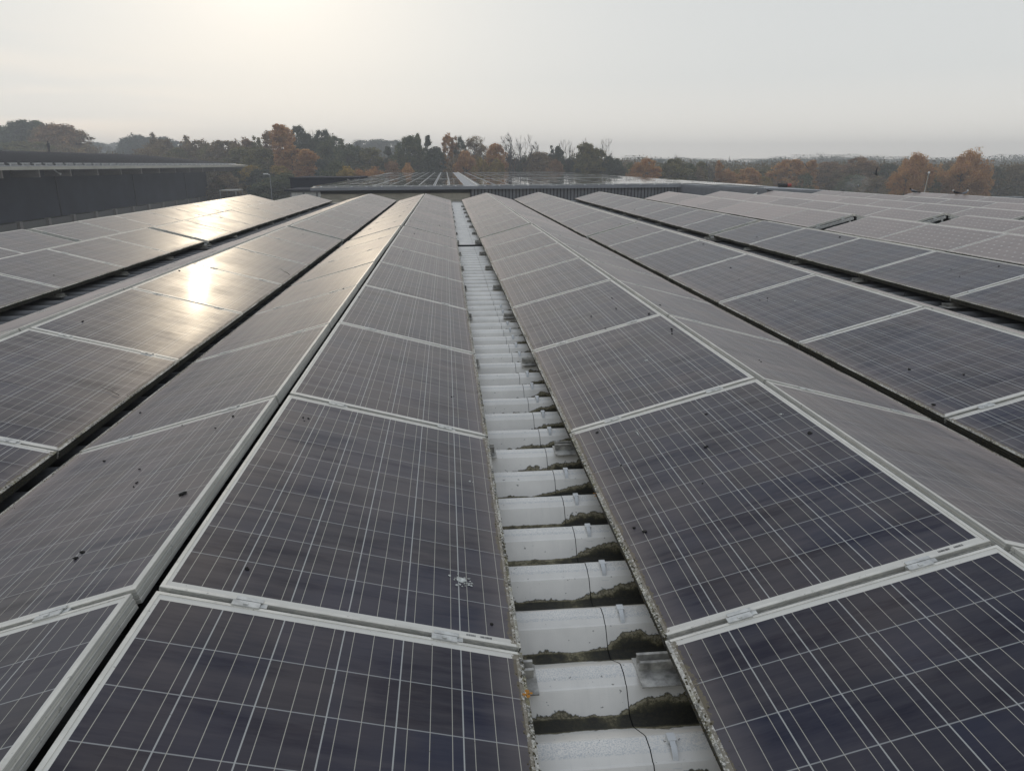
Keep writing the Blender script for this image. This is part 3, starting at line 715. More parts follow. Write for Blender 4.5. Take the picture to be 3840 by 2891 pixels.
for wx in (-1.15, 0.05, 1.25):
    f = empty('window', (0, 0, 0)); f.parent = an
    q = MB(); q.box(wx, wx + 1.0, -0.06, -0.005, 5.0, 5.88); q.obj('frame', M_WHITE, f)
    q = MB(); q.box(wx + .14, wx + .86, -0.075, -0.062, 5.05, 5.48); q.obj('pane', plain('window_pane', (0.10, 0.13, 0.16), 0.1), f)

# ------------------------------------------------------------------ long hall on the left with overhanging eaves
LX = -48.0
lh = empty('long_hall', (LX, 60, GZ)); tag(lh, 'long dark hall at left with mesh-clad wall, cream eaves fascia and dark solar roof', 'building')
def lpart(q, name, mat):
    o = q.obj(name, mat, lh); o.location = (-LX, -60, -GZ); return o
M_MESH = plain('dark_windbreak_mesh', (0.034, 0.038, 0.050), 0.85, 0, 0.2, 0.35, spec=0.1)
M_SEAM = plain('black_mesh_seam', (0.010, 0.011, 0.014), 0.8)
M_CREAM = plain('cream_fascia', (0.46, 0.44, 0.37), 0.6, 0, 0.12, 0.3)
M_STEEL = plain('weathered_timber_beam', (0.21, 0.19, 0.17), 0.7)
M_LROOF = plain('dark_pv_roof', (0.012, 0.0135, 0.018), 0.9, 0, 0.3, 0.6, spec=0.02)
YA, YB = 40.0, 155.0
WX = LX - 1.5
q = MB(); q.box(WX - 0.1, WX, YA, 160, -4.79, 0.90)
lpart(q, 'mesh_wall', M_MESH)
y = 160.0
i = 0
while y > YA:
    q = MB(); q.box(WX + 0.002, WX + 0.16, y - 0.12, y + 0.12, -4.79, 0.86); lpart(q, 'wall_seam', M_SEAM)
    y -= (12.6 if i == 0 else 23.7); i += 1
colsY = [159.8 - 6.34 * k for k in range(19)]
for y in colsY:
    q = MB(); q.box(WX - 0.3, WX + 0.35, y - 0.3, y + 0.3, GZ, -4.81); lpart(q, 'column', M_STEEL)
M_BASE = plain('grey_base_panel', (0.13, 0.125, 0.115), 0.8)
for y in colsY[:-1]:
    q = MB(); q.box(WX - 0.05, WX + 0.05, y - 6.0, y - 0.35, GZ, -4.93); lpart(q, 'base_panel', M_BASE)
q = MB(); q.box(LX + 1.7, LX + 2.0, 38, 181, 0.93, 1.30); lpart(q, 'fascia', M_CREAM)
q = MB(); q.box(LX - 2, LX + 1.69, 38, 181, 0.945, 1.02); lpart(q, 'soffit', plain('dim_soffit', (0.10, 0.10, 0.10), 0.8))
y = 178.2
while y > 40:
    q = MB(); q.box(WX + 0.002, LX + 1.6, y - 0.14, y + 0.14, 0.10, 0.943); y -= 7.3; lpart(q, 'roof_beam', M_STEEL)
q = MB()
zr = 3.72
q.face([(LX + 2, 38, 1.31), (LX + 2, 181, 1.31), (-71, 181, zr), (-71, 38, zr)])
q.face([(-71, 38, zr), (-71, 181, zr), (-96, 181, 1.31), (-96, 38, 1.31)])
q.face([(-96, 38, 1.31), (-96, 181, 1.31), (LX + 2, 181, 1.305), (LX + 2, 38, 1.305)])
q.face([(LX + 2, 38, 1.31), (-71, 38, zr), (-96, 38, 1.31)]); q.face([(LX + 2, 181, 1.31), (-96, 181, 1.31), (-71, 181, zr)])
lpart(q, 'roof', plain('left_roof_sheet', (0.16, 0.165, 0.17), 0.6))
q = MB(); random.seed(4)
nx = 14; slope = (zr - 1.31) / (LX + 2 + 71)
for k in range(28):                                 # columns of dark panels running up the roof
    y0 = 171.0 - 4.75 * k
    x = LX + 0.9; 
    for j in range(13):
        xa, xb = x - 1.62 * j, x - 1.62 * j - 1.55
        za, zb = 1.31 + slope * (LX + 2 - xa) + 0.22, 1.31 + slope * (LX + 2 - xb) + 0.22
        q.face([(xa, y0, za), (xa, y0 + 4.6, za), (xb, y0 + 4.6, zb), (xb, y0, zb)])
lpart(q, 'dark_roof_panels', M_LROOF)
y = 172.0
while y > 60:
    q = MB(); q.box(LX + 0.75, LX + 1.7, y - 0.09, y + 0.09, 1.58, 1.68); q.box(LX + 0.95, LX + 1.05, y - 0.06, y + 0.06, 1.34, 1.58)
    q.box(LX + 0.95, LX + 1.7, y + 0.05, y + 0.2, 1.42, 1.48); y -= 2.45
    lpart(q, 'rail_end', M_WHITE)
q = MB(); q.tube([(LX + .6, 96, 0.90), (LX + .9, 96, 0.62), (LX + 1.3, 96, 0.36)], [0.08, 0.08, 0.14], 6); lpart(q, 'floodlight', M_WHITE)

# yard behind the left hall: canopy, parked van under it, lamp post
cp_ = empty('yard_canopy', (-42.5, 150, GZ)); tag(cp_, 'small white-roofed canopy in the yard beyond the dark hall', 'canopy')
q = MB(); q.box(-1.6, 1.6, 0, 5, 3.5, 3.70); q.obj('roof', M_CONC, cp_)
for x, y in ((-1.5, 0.2), (1.5, 0.2), (-1.5, 4.8), (1.5, 4.8)):
    q = MB(); q.box(x - .08, x + .08, y - .08, y + .08, 0, 3.49); q.obj('post', M_ALUD, cp_)
def street_lamp(x, y, h, lab, lean=0):
    r = empty('street_lamp', (x, y, GZ)); tag(r, lab, 'lamp post')
    q = MB(); q.tube([(0, 0, 0), (0, 0, h * .5), (lean, 0, h)], [0.08, 0.065, 0.045], 8); q.obj('pole', plain('galvanised_pole', (0.28, 0.29, 0.28), 0.5), r)
    q = MB(); q.tube([(lean, 0, h - .05), (lean - .35, 0, h + .12)], 0.05, 6)
    q.box(lean - 1.05, lean - 0.3, -.16, .16, h + .04, h + .22); q.obj('lamp_head', M_WHITE, r)
street_lamp(-29.6, 130, 6.75, 'grey street lamp among the bushes beyond the left panels')
r = empty('flag_pole', (30.2, 45, GZ)); tag(r, 'thin pale leaning pole before the golden willows', 'pole')
q = MB(); q.tube([(-0.35, 0, 0), (0.25, 0, 7.65)], [0.042, 0.03], 8); q.obj('pole', M_CONC, r)
q = MB(); q.tube([(0.25, 0, 7.60), (0.252, 0, 7.72)], [0.07, 0.05], 8); q.obj('cap', M_WHITE, r)
o = MB()
def lattice(b, h, wd):
    q = MB()
    for sx, sy in ((-1, -1), (1, -1), (1, 1), (-1, 1)): q.tube([(sx * wd, sy * wd, 0), (0.04 * sx, 0.04 * sy, h)], [0.16, 0.08], 4)
    for k in range(12):
        f = k / 12; g = (k + 1) / 12; a, c = wd * (1 - f), wd * (1 - g)
        q.tube([(-a, -a, h * f), (c, -c, h * g)], 0.07, 3); q.tube([(a, -a, h * f), (-c, -c, h * g)], 0.07, 3)
    return q
mm = lattice(None, 19.5, 1.6).obj('radio_mast', M_ALUD); mm.location = (193, 500, -14 + 0); tag(mm, 'thin distant lattice mast above the hazy woods at right', 'mast')

TREES = [
  (-162.8, 300.0, 22.2, 9.9, 'round', 'graygreen', 'pale misty tree at the far left edge of the woods'),
  (-149.9, 285.0, 23.0, 10.3, 'round', 'darkgreen', 'tall broad dark green tree, highest crown at far left'),
  (-147.4, 290.0, 23.0, 10.4, 'round', 'green', 'rounded green tree behind the reddish one at far left'),
  (-133.0, 270.0, 21.5, 8.7, 'round', 'brown', 'thin topped brown tree between green crown and russet tree'),
  (-124.9, 260.0, 20.4, 11.0, 'round', 'russet', 'big russet oak behind the roof worker'),
  (-122.5, 265.0, 19.4, 11.1, 'open', 'brown', 'dark brown tree with open lacy crown left of the misty gap'),
  (-114.9, 255.0, 14.7, 4.7, 'round', 'brown', 'low brown tree at the left side of the misty gap'),
  (-130.3, 240.0, 14.4, 12.5, 'round', 'green', 'low dull green tree behind the dark roof at left edge'),
  (-124.2, 240.0, 14.8, 12.4, 'round', 'olive', 'low olive tree behind the dark roof'),
  (-111.4, 235.0, 13.1, 11.9, 'bush', 'brown', 'low brown scrub right of the roof worker'),
  (-225.5, 520.0, 22.2, 11.2, 'round', 'graygreen', 'small hazy tree in the misty gap'),
  (-309.6, 700.0, 27.6, 14.6, 'round', 'graygreen', 'very faint distant tree left in the misty gap'),
  (-308.8, 750.0, 28.7, 18.6, 'round', 'graygreen', 'very faint distant crown in the middle of the misty gap'),
  (-304.9, 720.0, 25.9, 16.7, 'round', 'graygreen', 'lowest faint crown in the misty gap'),
  (-176.1, 430.0, 17.0, 6.4, 'round', 'graygreen', 'small grey bush before the hazy wood'),
  (-146.1, 380.0, 22.0, 14.0, 'round', 'bluegreen', 'large hazy blue-green tree right of the misty gap'),
  (-153.3, 385.0, 20.4, 8.8, 'round', 'bluegreen', 'smaller hazy blue-green tree on the left flank of the large one'),
  (-141.3, 390.0, 20.9, 14.2, 'round', 'bluegreen', 'hazy blue-green tree sloping down behind the brown ones'),
  (-137.3, 400.0, 19.9, 13.5, 'round', 'bluegreen', 'hazy tree right of the brown spire'),
  (-91.8, 250.0, 17.2, 3.0, 'tall', 'brown', 'thin brown spire standing before the hazy wood'),
  (-85.5, 240.0, 15.4, 5.4, 'round', 'brown', 'reddish brown tree right of the thin spire'),
  (-87.2, 230.0, 12.6, 6.6, 'bush', 'brown', 'low brown thicket before the hazy wood'),
  (-77.1, 225.0, 12.7, 4.5, 'round', 'olive', 'small dark olive tree above the hall roof'),
  (-76.9, 235.0, 15.9, 3.8, 'tall', 'brown', 'slender brown tree above the hall roof'),
  (-72.1, 230.0, 15.1, 7.0, 'round', 'brown', 'wide grey-brown tree above the hall roof end'),
  (-67.5, 225.0, 12.8, 5.4, 'bush', 'olive', 'low olive scrub above the hall roof end'),
  (-62.5, 220.0, 14.4, 6.6, 'round', 'brown', 'rounded brown tree beyond the end of the hall roof'),
  (-59.2, 220.0, 14.6, 5.6, 'round', 'brown', 'brown tree above the tip of the eaves'),
  (-54.4, 215.0, 15.0, 3.4, 'tall', 'russet', 'narrow russet tree left of the orange birch'),
  (-51.6, 215.0, 15.0, 3.0, 'tall', 'olive', 'narrow olive tree left of the orange birch'),
  (-45.9, 205.0, 16.3, 4.2, 'tall', 'russet', 'dark russet tree leaning against the orange birch'),
  (-44.3, 190.0, 12.0, 5.7, 'round', 'olive', 'olive tree under the dark russet one'),
  (-38.5, 185.0, 17.1, 6.3, 'birch', 'orange', 'tallest orange birch left of the far hall'),
  (-35.2, 178.0, 12.7, 5.5, 'birch', 'orange', 'orange birch half behind the tallest one'),
  (-30.6, 172.0, 11.4, 5.9, 'birch', 'orange', 'drooping orange birch right of the tallest one'),
  (-38.2, 205.0, 17.4, 4.1, 'round', 'darkgreen', 'dark green tree just behind the tallest birch'),
  (-36.7, 210.0, 16.1, 3.6, 'round', 'darkgreen', 'dark green tree in second line right of birches'),
  (-35.6, 215.0, 17.8, 3.3, 'bare', 'bark', 'bare pale tree rising from the dark green ones'),
  (-32.2, 205.0, 16.4, 4.1, 'round', 'darkgreen', 'dark green tree with a flat little top'),
  (-28.9, 200.0, 15.1, 5.5, 'round', 'green', 'broad green tree right of the flat topped one'),
  (-29.1, 215.0, 16.1, 2.6, 'bare', 'bark', 'bare twiggy tree over the broad green one'),
  (-25.6, 215.0, 15.3, 4.3, 'bare', 'bark', 'bare twiggy tree left of the hazy ridge of woods'),
  (-24.7, 195.0, 13.0, 5.4, 'round', 'green', 'dark mid-green tree over the left end of the far roof'),
  (-42.9, 170.0, 7.9, 3.5, 'round', 'yellow', 'yellow-green tree beyond the hall end'),
  (-46.7, 172.0, 7.2, 5.4, 'round', 'green', 'dull green tree behind the canopy'),
  (-45.4, 160.0, 6.2, 5.8, 'bush', 'brown', 'large purple-brown bush by the yard'),
  (-52.0, 200.0, 12.2, 6.6, 'round', 'olive', 'olive tree behind the eaves tip'),
  (-36.2, 168.0, 7.8, 3.7, 'round', 'yellow', 'bright yellow tree below the tallest birch'),
  (-33.3, 150.0, 6.0, 5.4, 'round', 'green', 'green bushy tree beside the lamp post'),
  (-31.3, 152.0, 6.5, 3.5, 'round', 'green', 'dark green bush right of the lamp post tree'),
  (-39.0, 165.0, 7.2, 4.7, 'round', 'darkgreen', 'dark green tree behind the lamp post'),
  (-26.7, 165.0, 9.3, 3.8, 'conifer', 'bluegreen', 'dark blue-green conifer right of the drooping birch'),
  (-23.2, 160.0, 8.8, 4.9, 'bush', 'green', 'green bush behind the far hall roof left side'),
  (-19.3, 150.0, 7.2, 4.6, 'bush', 'yellow', 'yellow-green bush by the left edge of the far roof'),
  (-44.8, 430.0, 20.8, 12.5, 'round', 'graygreen', 'hazy round tree on the left of the distant ridge'),
  (-36.7, 430.0, 20.8, 12.5, 'round', 'graygreen', 'hazy round tree in the middle of the distant ridge'),
  (-28.6, 430.0, 20.3, 12.5, 'round', 'graygreen', 'hazy round tree on the right of the distant ridge'),
  (-22.3, 200.0, 12.7, 3.1, 'conifer', 'darkgreen', 'dark pointed tree before the distant ridge'),
  (-19.1, 195.0, 11.9, 5.4, 'round', 'olive', 'olive tree below the distant ridge'),
  (-14.5, 195.0, 12.5, 3.6, 'conifer', 'darkgreen', 'dark spreading conifer below the distant ridge'),
  (-11.2, 192.0, 11.3, 4.4, 'round', 'green', 'green tree left of the tall green pair'),
  (-8.7, 185.0, 14.3, 4.8, 'round', 'green', 'taller green tree left of the dark conical one'),
  (-6.7, 187.0, 14.8, 2.3, 'round', 'green', 'narrow green tree touching the tall green one'),
  (-3.9, 180.0, 14.6, 3.0, 'conifer', 'darkgreen', 'dark conical tree in the middle of the row'),
  (-2.4, 178.0, 11.7, 3.5, 'round', 'darkgreen', 'dark green tree right of the conical one'),
  (-1.5, 190.0, 12.6, 1.7, 'bare', 'bark', 'small bare tree left of the orange-brown birch'),
  (0.7, 180.0, 14.7, 2.5, 'tall', 'orange', 'tall thin orange-brown birch in the middle'),
  (2.2, 182.0, 13.8, 2.5, 'tall', 'russet', 'russet birch beside the thin orange-brown one'),
  (3.7, 178.0, 13.8, 2.4, 'open', 'darkgreen', 'dark lacy tree between birch and round tree'),
  (6.9, 180.0, 14.0, 5.5, 'open', 'brown', 'round greyish brown tree with upright branches'),
  (1.8, 168.0, 9.2, 3.6, 'bush', 'brown', 'brown undergrowth below the thin birch'),
  (4.6, 165.0, 10.6, 3.5, 'round', 'orange', 'orange tree below the dark lacy one'),
  (7.5, 162.0, 9.3, 3.2, 'bush', 'yellow', 'golden bush below the round brown tree'),
  (11.5, 168.0, 12.1, 3.3, 'round', 'orange', 'rounded bright orange tree left of the big bare one'),
  (11.0, 160.0, 9.1, 2.4, 'round', 'yellow', 'yellow tree in front of the bright orange one'),
  (9.9, 170.0, 10.6, 2.3, 'tall', 'brown', 'slim brown tree between round brown and orange'),
  (15.0, 172.0, 15.3, 4.2, 'bare', 'bark', 'tallest bare tree, left of the bare pair'),
  (17.2, 174.0, 14.8, 4.5, 'bare', 'bark', 'right tree of the tall bare pair'),
  (17.2, 190.0, 9.3, 5.5, 'round', 'brown', 'brown crown low behind the bare pair'),
  (19.4, 185.0, 9.2, 4.0, 'bush', 'green', 'green scrub right of the bare pair'),
  (-17.0, 150.0, 7.2, 3.5, 'bush', 'orange', 'orange bush above the left roof corner of the far hall'),
  (-15.1, 160.0, 7.1, 3.7, 'bush', 'orange', 'low orange thicket behind the far roof'),
  (-11.2, 165.0, 8.7, 4.0, 'bush', 'russet', 'russet thicket behind the far roof'),
  (-7.8, 160.0, 7.7, 3.2, 'bush', 'orange', 'dull orange bush left of the conical tree'),
  (22.4, 178.0, 13.5, 4.4, 'bare', 'twigbrown', 'bushy brown bare tree right of the bare pair'),
  (21.7, 175.0, 10.4, 5.1, 'round', 'brown', 'brown tree under the bushy bare one'),
  (24.9, 176.0, 12.0, 2.3, 'conifer', 'darkgreen', 'left of two small dark trees beside the bushy bare one'),
  (26.4, 176.0, 12.1, 2.3, 'round', 'darkgreen', 'right of two small dark trees beside the bushy bare one'),
  (24.5, 168.0, 8.8, 3.6, 'bush', 'russet', 'russet undergrowth below the two small dark trees'),
  (29.6, 176.0, 13.8, 3.8, 'bare', 'bark', 'bare upright tree between dark trees and green-topped one'),
  (29.9, 178.0, 9.4, 4.4, 'round', 'darkgreen', 'dark green tree under the upright bare one'),
  (32.7, 172.0, 12.3, 4.0, 'round', 'olive', 'olive tree with bare twigs above it'),
  (34.3, 180.0, 14.4, 2.2, 'bare', 'bark', 'bare twigs standing over the olive tree'),
  (37.6, 182.0, 14.3, 4.3, 'bare', 'bark', 'wide bare tree right of the olive one'),
  (35.4, 174.0, 11.1, 4.1, 'round', 'olive', 'olive brown tree under the wide bare one'),
  (37.8, 172.0, 9.5, 2.7, 'round', 'darkgreen', 'small dark tree right of the wide bare one'),
  (39.2, 170.0, 9.2, 2.7, 'round', 'darkgreen', 'dark tree left of the bright orange one'),
  (87.8, 360.0, 9.4, 8.5, 'round', 'brown', 'hazy brown distant tree left of the bright orange one'),
  (44.9, 180.0, 8.1, 3.4, 'bush', 'green', 'low dark scrub left of the bright orange tree'),
  (42.8, 158.0, 9.1, 4.0, 'round', 'orange', 'bright orange tree above the far hall corner'),
  (108.6, 380.0, 9.9, 7.2, 'round', 'bluegreen', 'hazy blue tree behind the bright orange one'),
  (50.7, 165.0, 8.8, 5.5, 'round', 'olive', 'wide olive-brown tree with a bare tip'),
  (52.0, 170.0, 10.4, 2.2, 'bare', 'bark', 'bare tip above the wide olive-brown tree'),
  (55.5, 170.0, 7.9, 3.5, 'round', 'green', 'dark green tree right of the olive-brown one'),
  (60.8, 175.0, 8.4, 2.8, 'tall', 'olive', 'olive-brown tall tree with rounded top'),
  (58.5, 170.0, 6.6, 3.6, 'bush', 'brown', 'brown scrub below the rounded olive-brown one'),
  (65.3, 180.0, 8.8, 2.9, 'bare', 'bark', 'grey bare tree between olive-brown and orange trees'),
  (62.6, 168.0, 8.4, 2.5, 'birch', 'orange', 'spiky orange birch right of the grey bare tree'),
  (64.6, 168.0, 6.8, 2.7, 'round', 'orange', 'smaller orange tree right of the spiky birch'),
  (68.7, 175.0, 5.9, 1.7, 'conifer', 'darkgreen', 'small dark tree between two orange ones'),
  (69.2, 172.0, 6.5, 3.1, 'round', 'yellow', 'yellow-brown tree right of the small dark one'),
  (69.9, 168.0, 7.0, 3.6, 'round', 'orange', 'reddish orange tree over the right part of roof'),
  (65.2, 160.0, 4.4, 4.5, 'bush', 'orange', 'low red-orange bush at the roof line'),
  (177.4, 420.0, 8.0, 11.8, 'round', 'graygreen', 'hazy tree on the left of the distant right wood'),
  (175.6, 400.0, 9.3, 12.7, 'round', 'bluegreen', 'hazy tallest crown of the distant right wood'),
  (192.1, 480.0, 5.4, 15.8, 'round', 'graygreen', 'faint distant wood crown left of the tallest one'),
  (77.3, 180.0, 6.1, 3.0, 'round', 'green', 'dark green tree right of the reddish orange one'),
  (78.8, 178.0, 7.2, 3.0, 'round', 'olive', 'pale olive tree right of the dark green one'),
  (74.7, 170.0, 5.0, 3.1, 'bush', 'yellow', 'yellow bush below the pale olive tree'),
  (81.4, 172.0, 8.6, 5.5, 'round', 'orange', 'large orange-brown tree behind the perched birds'),
  (78.2, 170.0, 5.3, 3.4, 'bush', 'russet', 'russet bush left of the large orange-brown tree'),
  (185.6, 380.0, 7.9, 9.7, 'round', 'bluegreen', 'hazy tree behind the large orange-brown one'),
  (85.7, 170.0, 8.6, 3.2, 'birch', 'orange', 'upright orange tree right of the large orange-brown one'),
  (83.4, 168.0, 5.3, 3.4, 'bush', 'green', 'dark green bush between two orange trees'),
  (171.5, 330.0, 10.5, 6.2, 'bare', 'bark', 'left of two bare crowns above the dome shaped wood'),
  (176.8, 330.0, 10.5, 5.1, 'bare', 'bark', 'right of two bare crowns above the dome shaped wood'),
  (171.7, 320.0, 8.5, 13.8, 'round', 'graygreen', 'broad grey dome shaped crown'),
  (95.1, 180.0, 8.0, 5.3, 'round', 'russet', 'rust brown tree before the grey dome'),
  (96.5, 175.0, 6.4, 4.6, 'round', 'brown', 'dull brown tree left of the smoke'),
  (100.3, 175.0, 9.2, 5.8, 'round', 'russet', 'large reddish tree behind the smoke'),
  (93.4, 165.0, 5.3, 5.2, 'bush', 'green', 'dark bush behind the smoke'),
  (106.7, 178.0, 7.0, 3.2, 'round', 'darkgreen', 'dark tree beside the flying bird'),
  (106.0, 172.0, 7.7, 4.3, 'round', 'darkgreen', 'dark green tree left of the tall willow'),
  (96.3, 160.0, 4.8, 5.1, 'bush', 'brown', 'brown thicket below the flying bird'),
  (91.9, 140.0, 9.0, 4.9, 'willow', 'orange', 'golden willow left of the leaning pole'),
  (89.0, 138.0, 6.7, 4.5, 'willow', 'orange', 'lower left lobe of golden willow thicket'),
  (95.8, 142.0, 6.6, 3.1, 'round', 'olive', 'olive tree directly behind the leaning pole'),
  (130.8, 190.0, 7.3, 6.0, 'round', 'brown', 'grey-brown tree right of the leaning pole'),
  (124.1, 175.0, 8.0, 5.6, 'round', 'brown', 'brown tree left of the tallest golden willow'),
  (103.3, 140.0, 9.6, 5.0, 'willow', 'orange', 'tallest golden willow at right'),
  (100.1, 138.0, 7.4, 6.2, 'willow', 'orange', 'wide golden willow before the tallest one'),
  (102.9, 137.0, 6.1, 3.9, 'willow', 'orange', 'low right golden willow'),
  (121.3, 160.0, 8.3, 4.0, 'bare', 'bark', 'bare branched tree right of the tallest willow'),
  (127.6, 165.0, 7.0, 4.1, 'open', 'darkgreen', 'dark tree with tiered branches at right'),
  (134.7, 170.0, 6.4, 4.3, 'round', 'graygreen', 'dull grey tree near the right edge'),
  (133.7, 165.0, 7.3, 4.9, 'round', 'brown', 'brown-green tree at the right edge'),
  (141.8, 170.0, 6.8, 6.8, 'round', 'green', 'green tree beyond the right edge'),
  (-163.6, 290.0, 21.6, 15.2, 'round', 'green', 'green tree beyond the left edge'),
]

# ------------------------------------------------------------------ ground
q = NM('autumn_grass_and_yard'); v = q.coord(); n = q.noise(v, 0.05, 5, 0.6); n2 = q.noise(v, 1.5, 4, 0.7)
g = q.mix(q.ss(n, .4, .6), (0.045, 0.055, 0.025), (0.09, 0.08, 0.045)); g = q.mix(q.math('MULTIPLY', n2, .4), g, (0.12, 0.10, 0.06))
M_GRASS = q.set(base=g, rough=0.95, spec=0.1)
q = MB(); q.face([(-780, -140, GZ), (780, -140, GZ), (780, 940, GZ), (-780, 940, GZ)])
gr = q.obj('ground', M_GRASS); tag(gr, kind='structure')
q = MB(); q.box(-47, -13.5, -20, 150, GZ + 0.004, GZ + 0.008)
y_ = q.obj('yard_asphalt', plain('yard_asphalt', (0.06, 0.06, 0.06), 0.85)); tag(y_, kind='structure')

# ------------------------------------------------------------------ trees
def leafmat(name, c1, c2, tr=0.35):
    q = NM(name); v = q.off(q.coord(), 60); a = q.noise(v, 0.55, 3, 0.6); b = q.noise(v, 3.5, 2, 0.6)
    col = q.mix(q.ss(a, 0.35, 0.68), c1, c2); col = q.mix(q.math('MULTIPLY', q.ss(b, .42, .62), .6), col, tuple(x * .45 for x in c1))
    q.set(base=col, rough=0.75, spec=0.15)
    t = q.n('ShaderNodeBsdfTranslucent'); q.l(col, t.inputs[0]); mx = q.n('ShaderNodeMixShader'); mx.inputs[0].default_value = tr
    q.l(q.b.outputs[0], mx.inputs[1]); q.l(t.outputs[0], mx.inputs[2]); q.l(mx.outputs[0], q.o.inputs[0]); return q.m
LEAF = dict(
    orange=leafmat('orange_leaves', (0.52, 0.265, 0.11), (0.70, 0.43, 0.17), .6), yellow=leafmat('yellow_leaves', (0.30, 0.22, 0.07), (0.58, 0.40, 0.11), .55),
    brown=leafmat('brown_leaves', (0.210, 0.152, 0.087), (0.384, 0.282, 0.146)), russet=leafmat('russet_leaves', (0.29, 0.175, 0.10), (0.44, 0.27, 0.135)),
    olive=leafmat('olive_leaves', (0.154, 0.152, 0.066), (0.308, 0.257, 0.093)), green=leafmat('green_leaves', (0.105, 0.132, 0.070), (0.22, 0.22, 0.095)),
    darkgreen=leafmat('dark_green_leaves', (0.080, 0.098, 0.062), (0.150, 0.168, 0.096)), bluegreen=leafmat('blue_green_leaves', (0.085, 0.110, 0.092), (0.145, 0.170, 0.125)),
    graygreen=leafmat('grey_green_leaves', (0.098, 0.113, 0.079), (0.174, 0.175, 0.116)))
M_BARK = plain('tree_bark', (0.055, 0.047, 0.04), 0.9, 0, .3, 3); M_BARKP = plain('pale_twigs', (0.11, 0.095, 0.08), 0.9, 0, .3, 3)
LEAF['bark'] = M_BARK; LEAF['twigbrown'] = M_BARKP
def leaves_to_mesh(name, C, size, seed, upright=0.0):
    r = np.random.RandomState(seed); n = len(C)
    d = r.normal(size=(n, 3)); d /= np.linalg.norm(d, axis=1)[:, None]
    e = np.cross(d, r.normal(size=(n, 3))); e /= np.linalg.norm(e, axis=1)[:, None]
    if upright: d = d * (1 - upright) + np.array([0, 0, 1]) * upright
    s = size * r.uniform(.6, 1.4, n)[:, None]; w = s * r.uniform(.45, .8, n)[:, None]
    V = np.stack([C - d * s, C + e * w, C + d * s, C - e * w], 1).reshape(-1, 3)
    me = bpy.data.meshes.new(name); me.vertices.add(4 * n); me.vertices.foreach_set('co', V.ravel().astype(np.float32))
    me.loops.add(4 * n); me.loops.foreach_set('vertex_index', np.arange(4 * n, dtype=np.int32))
    me.polygons.add(n); me.polygons.foreach_set('loop_start', np.arange(0, 4 * n, 4, dtype=np.int32)); me.polygons.foreach_set('loop_total', np.full(n, 4, dtype=np.int32))
    me.update(calc_edges=True); me.materials.append(LEAF['green']); return me
def crown_points(seed, W, H, base, shape, nclump, per, spread, lacy=0.0):
    r = np.random.RandomState(seed); P = []; tips = []
    ph = r.uniform(0, 6.28, 6)
    for i in range(nclump):
        t = r.uniform(0, 1)                           # height fraction in crown
        z = base + (H - base) * t
        if shape == 'round': rad = math.sqrt(max(0, 1 - (2 * (t ** .85) - 0.85) ** 2 / 1.40)) * (1.0 if t > .1 else .75)
        elif shape == 'cone': rad = (1 - t) ** 0.8 + 0.06
        elif shape == 'tall': rad = 0.30 + 0.75 * math.sin(math.pi * min(1, t * .95 + .05)) ** .7 * (1 - .45 * t)
        elif shape == 'birch': rad = (1 - t) ** .62 * (.85 + .3 * math.sin(t * 9)) + .07
        elif shape == 'willow': rad = math.sqrt(max(0.03, 1 - (1.5 * t - 0.62) ** 2)) * (1 + .22 * math.sin(t * 11))
        else: rad = math.sqrt(max(0.02, 1 - t * t))
        a = r.uniform(0, 6.28); lob = 1 + .22 * math.sin(2 * a + ph[0] + t * 4) + .16 * math.sin(3 * a + ph[1] - t * 6) + .10 * math.sin(5 * a + ph[2])
        rr = rad * lob * (r.uniform(0.25, 1.0) ** .5) * W / 2
        c = np.array([rr * math.cos(a), rr * math.sin(a), z + r.normal() * .02 * H]); tips.append(c)
        k = int(per * r.uniform(.5, 1.5)); s = spread * W * r.uniform(.55, 1.35)
        q = np.clip(r.normal(size=(k, 3)), -1.9, 1.9) * s * np.array([1, 1, .75 if shape != 'willow' else 1.5]) * .55
        P.append(c + q)
    return np.concatenate(P), tips
def limb_mesh(name, tips, H, base, seed, r0, n=26):
    random.seed(seed); q = MB()
    q.tube([(0, 0, 0), (random.uniform(-.1, .1), 0, base * .6), (random.uniform(-.2, .2), random.uniform(-.2, .2), base), (0, 0, H * .62), (0, 0, H * .93)], [r0, r0 * .8, r0 * .7, r0 * .4, r0 * .08], 7)
    for t in random.sample(tips, min(n, len(tips))):
        z0 = max(base * .7, t[2] - (0.25 + .5 * random.random()) * math.hypot(t[0], t[1]) * 1.2)
        z0 = min(z0, H * .85); mid = (t[0] * .45, t[1] * .45, z0 + (t[2] - z0) * .38)
        q.tube([(0, 0, z0), mid, tuple(t)], [r0 * .32, r0 * .2, r0 * .05], 4, False)
    return q.mesh(name, M_BARK)
ARCH = {}
def add_arch(kind, seed, W, H, base, shape, nclump, per, spread, leaf, r0=0.22, nl=26):
    P, tips = crown_points(seed, W, H, base, shape, nclump, per, spread)
    ARCH.setdefault(kind, []).append((W, H, limb_mesh(kind + '_trunk', tips, H, base, seed, r0, nl), leaves_to_mesh(kind + '_crown', P, leaf, seed + 50)))
for s in (1, 2, 3): add_arch('round', s, 8, 13, 1.5, 'round', 170, 70, .095, .23, .26, 30)
for s in (4, 5): add_arch('tall', s, 4.6, 14, 1.5, 'tall', 120, 62, .11, .20, .18)
for s in (6, 7): add_arch('birch', s, 7, 15, 1.0, 'birch', 180, 66, .08, .20, .2, 34)
for s in (8, 16, 17): add_arch('willow', s, 10, 12, 0.6, 'willow', 190, 76, .08, .22, .35, 34)
for s in (9, 10): add_arch('open', s, 8, 14, 3, 'round', 125, 70, .09, .15, .24, 50)
for s in (11, 12): add_arch('conifer', s, 6, 14, 1, 'cone', 105, 75, .075, .14, .2, 40)
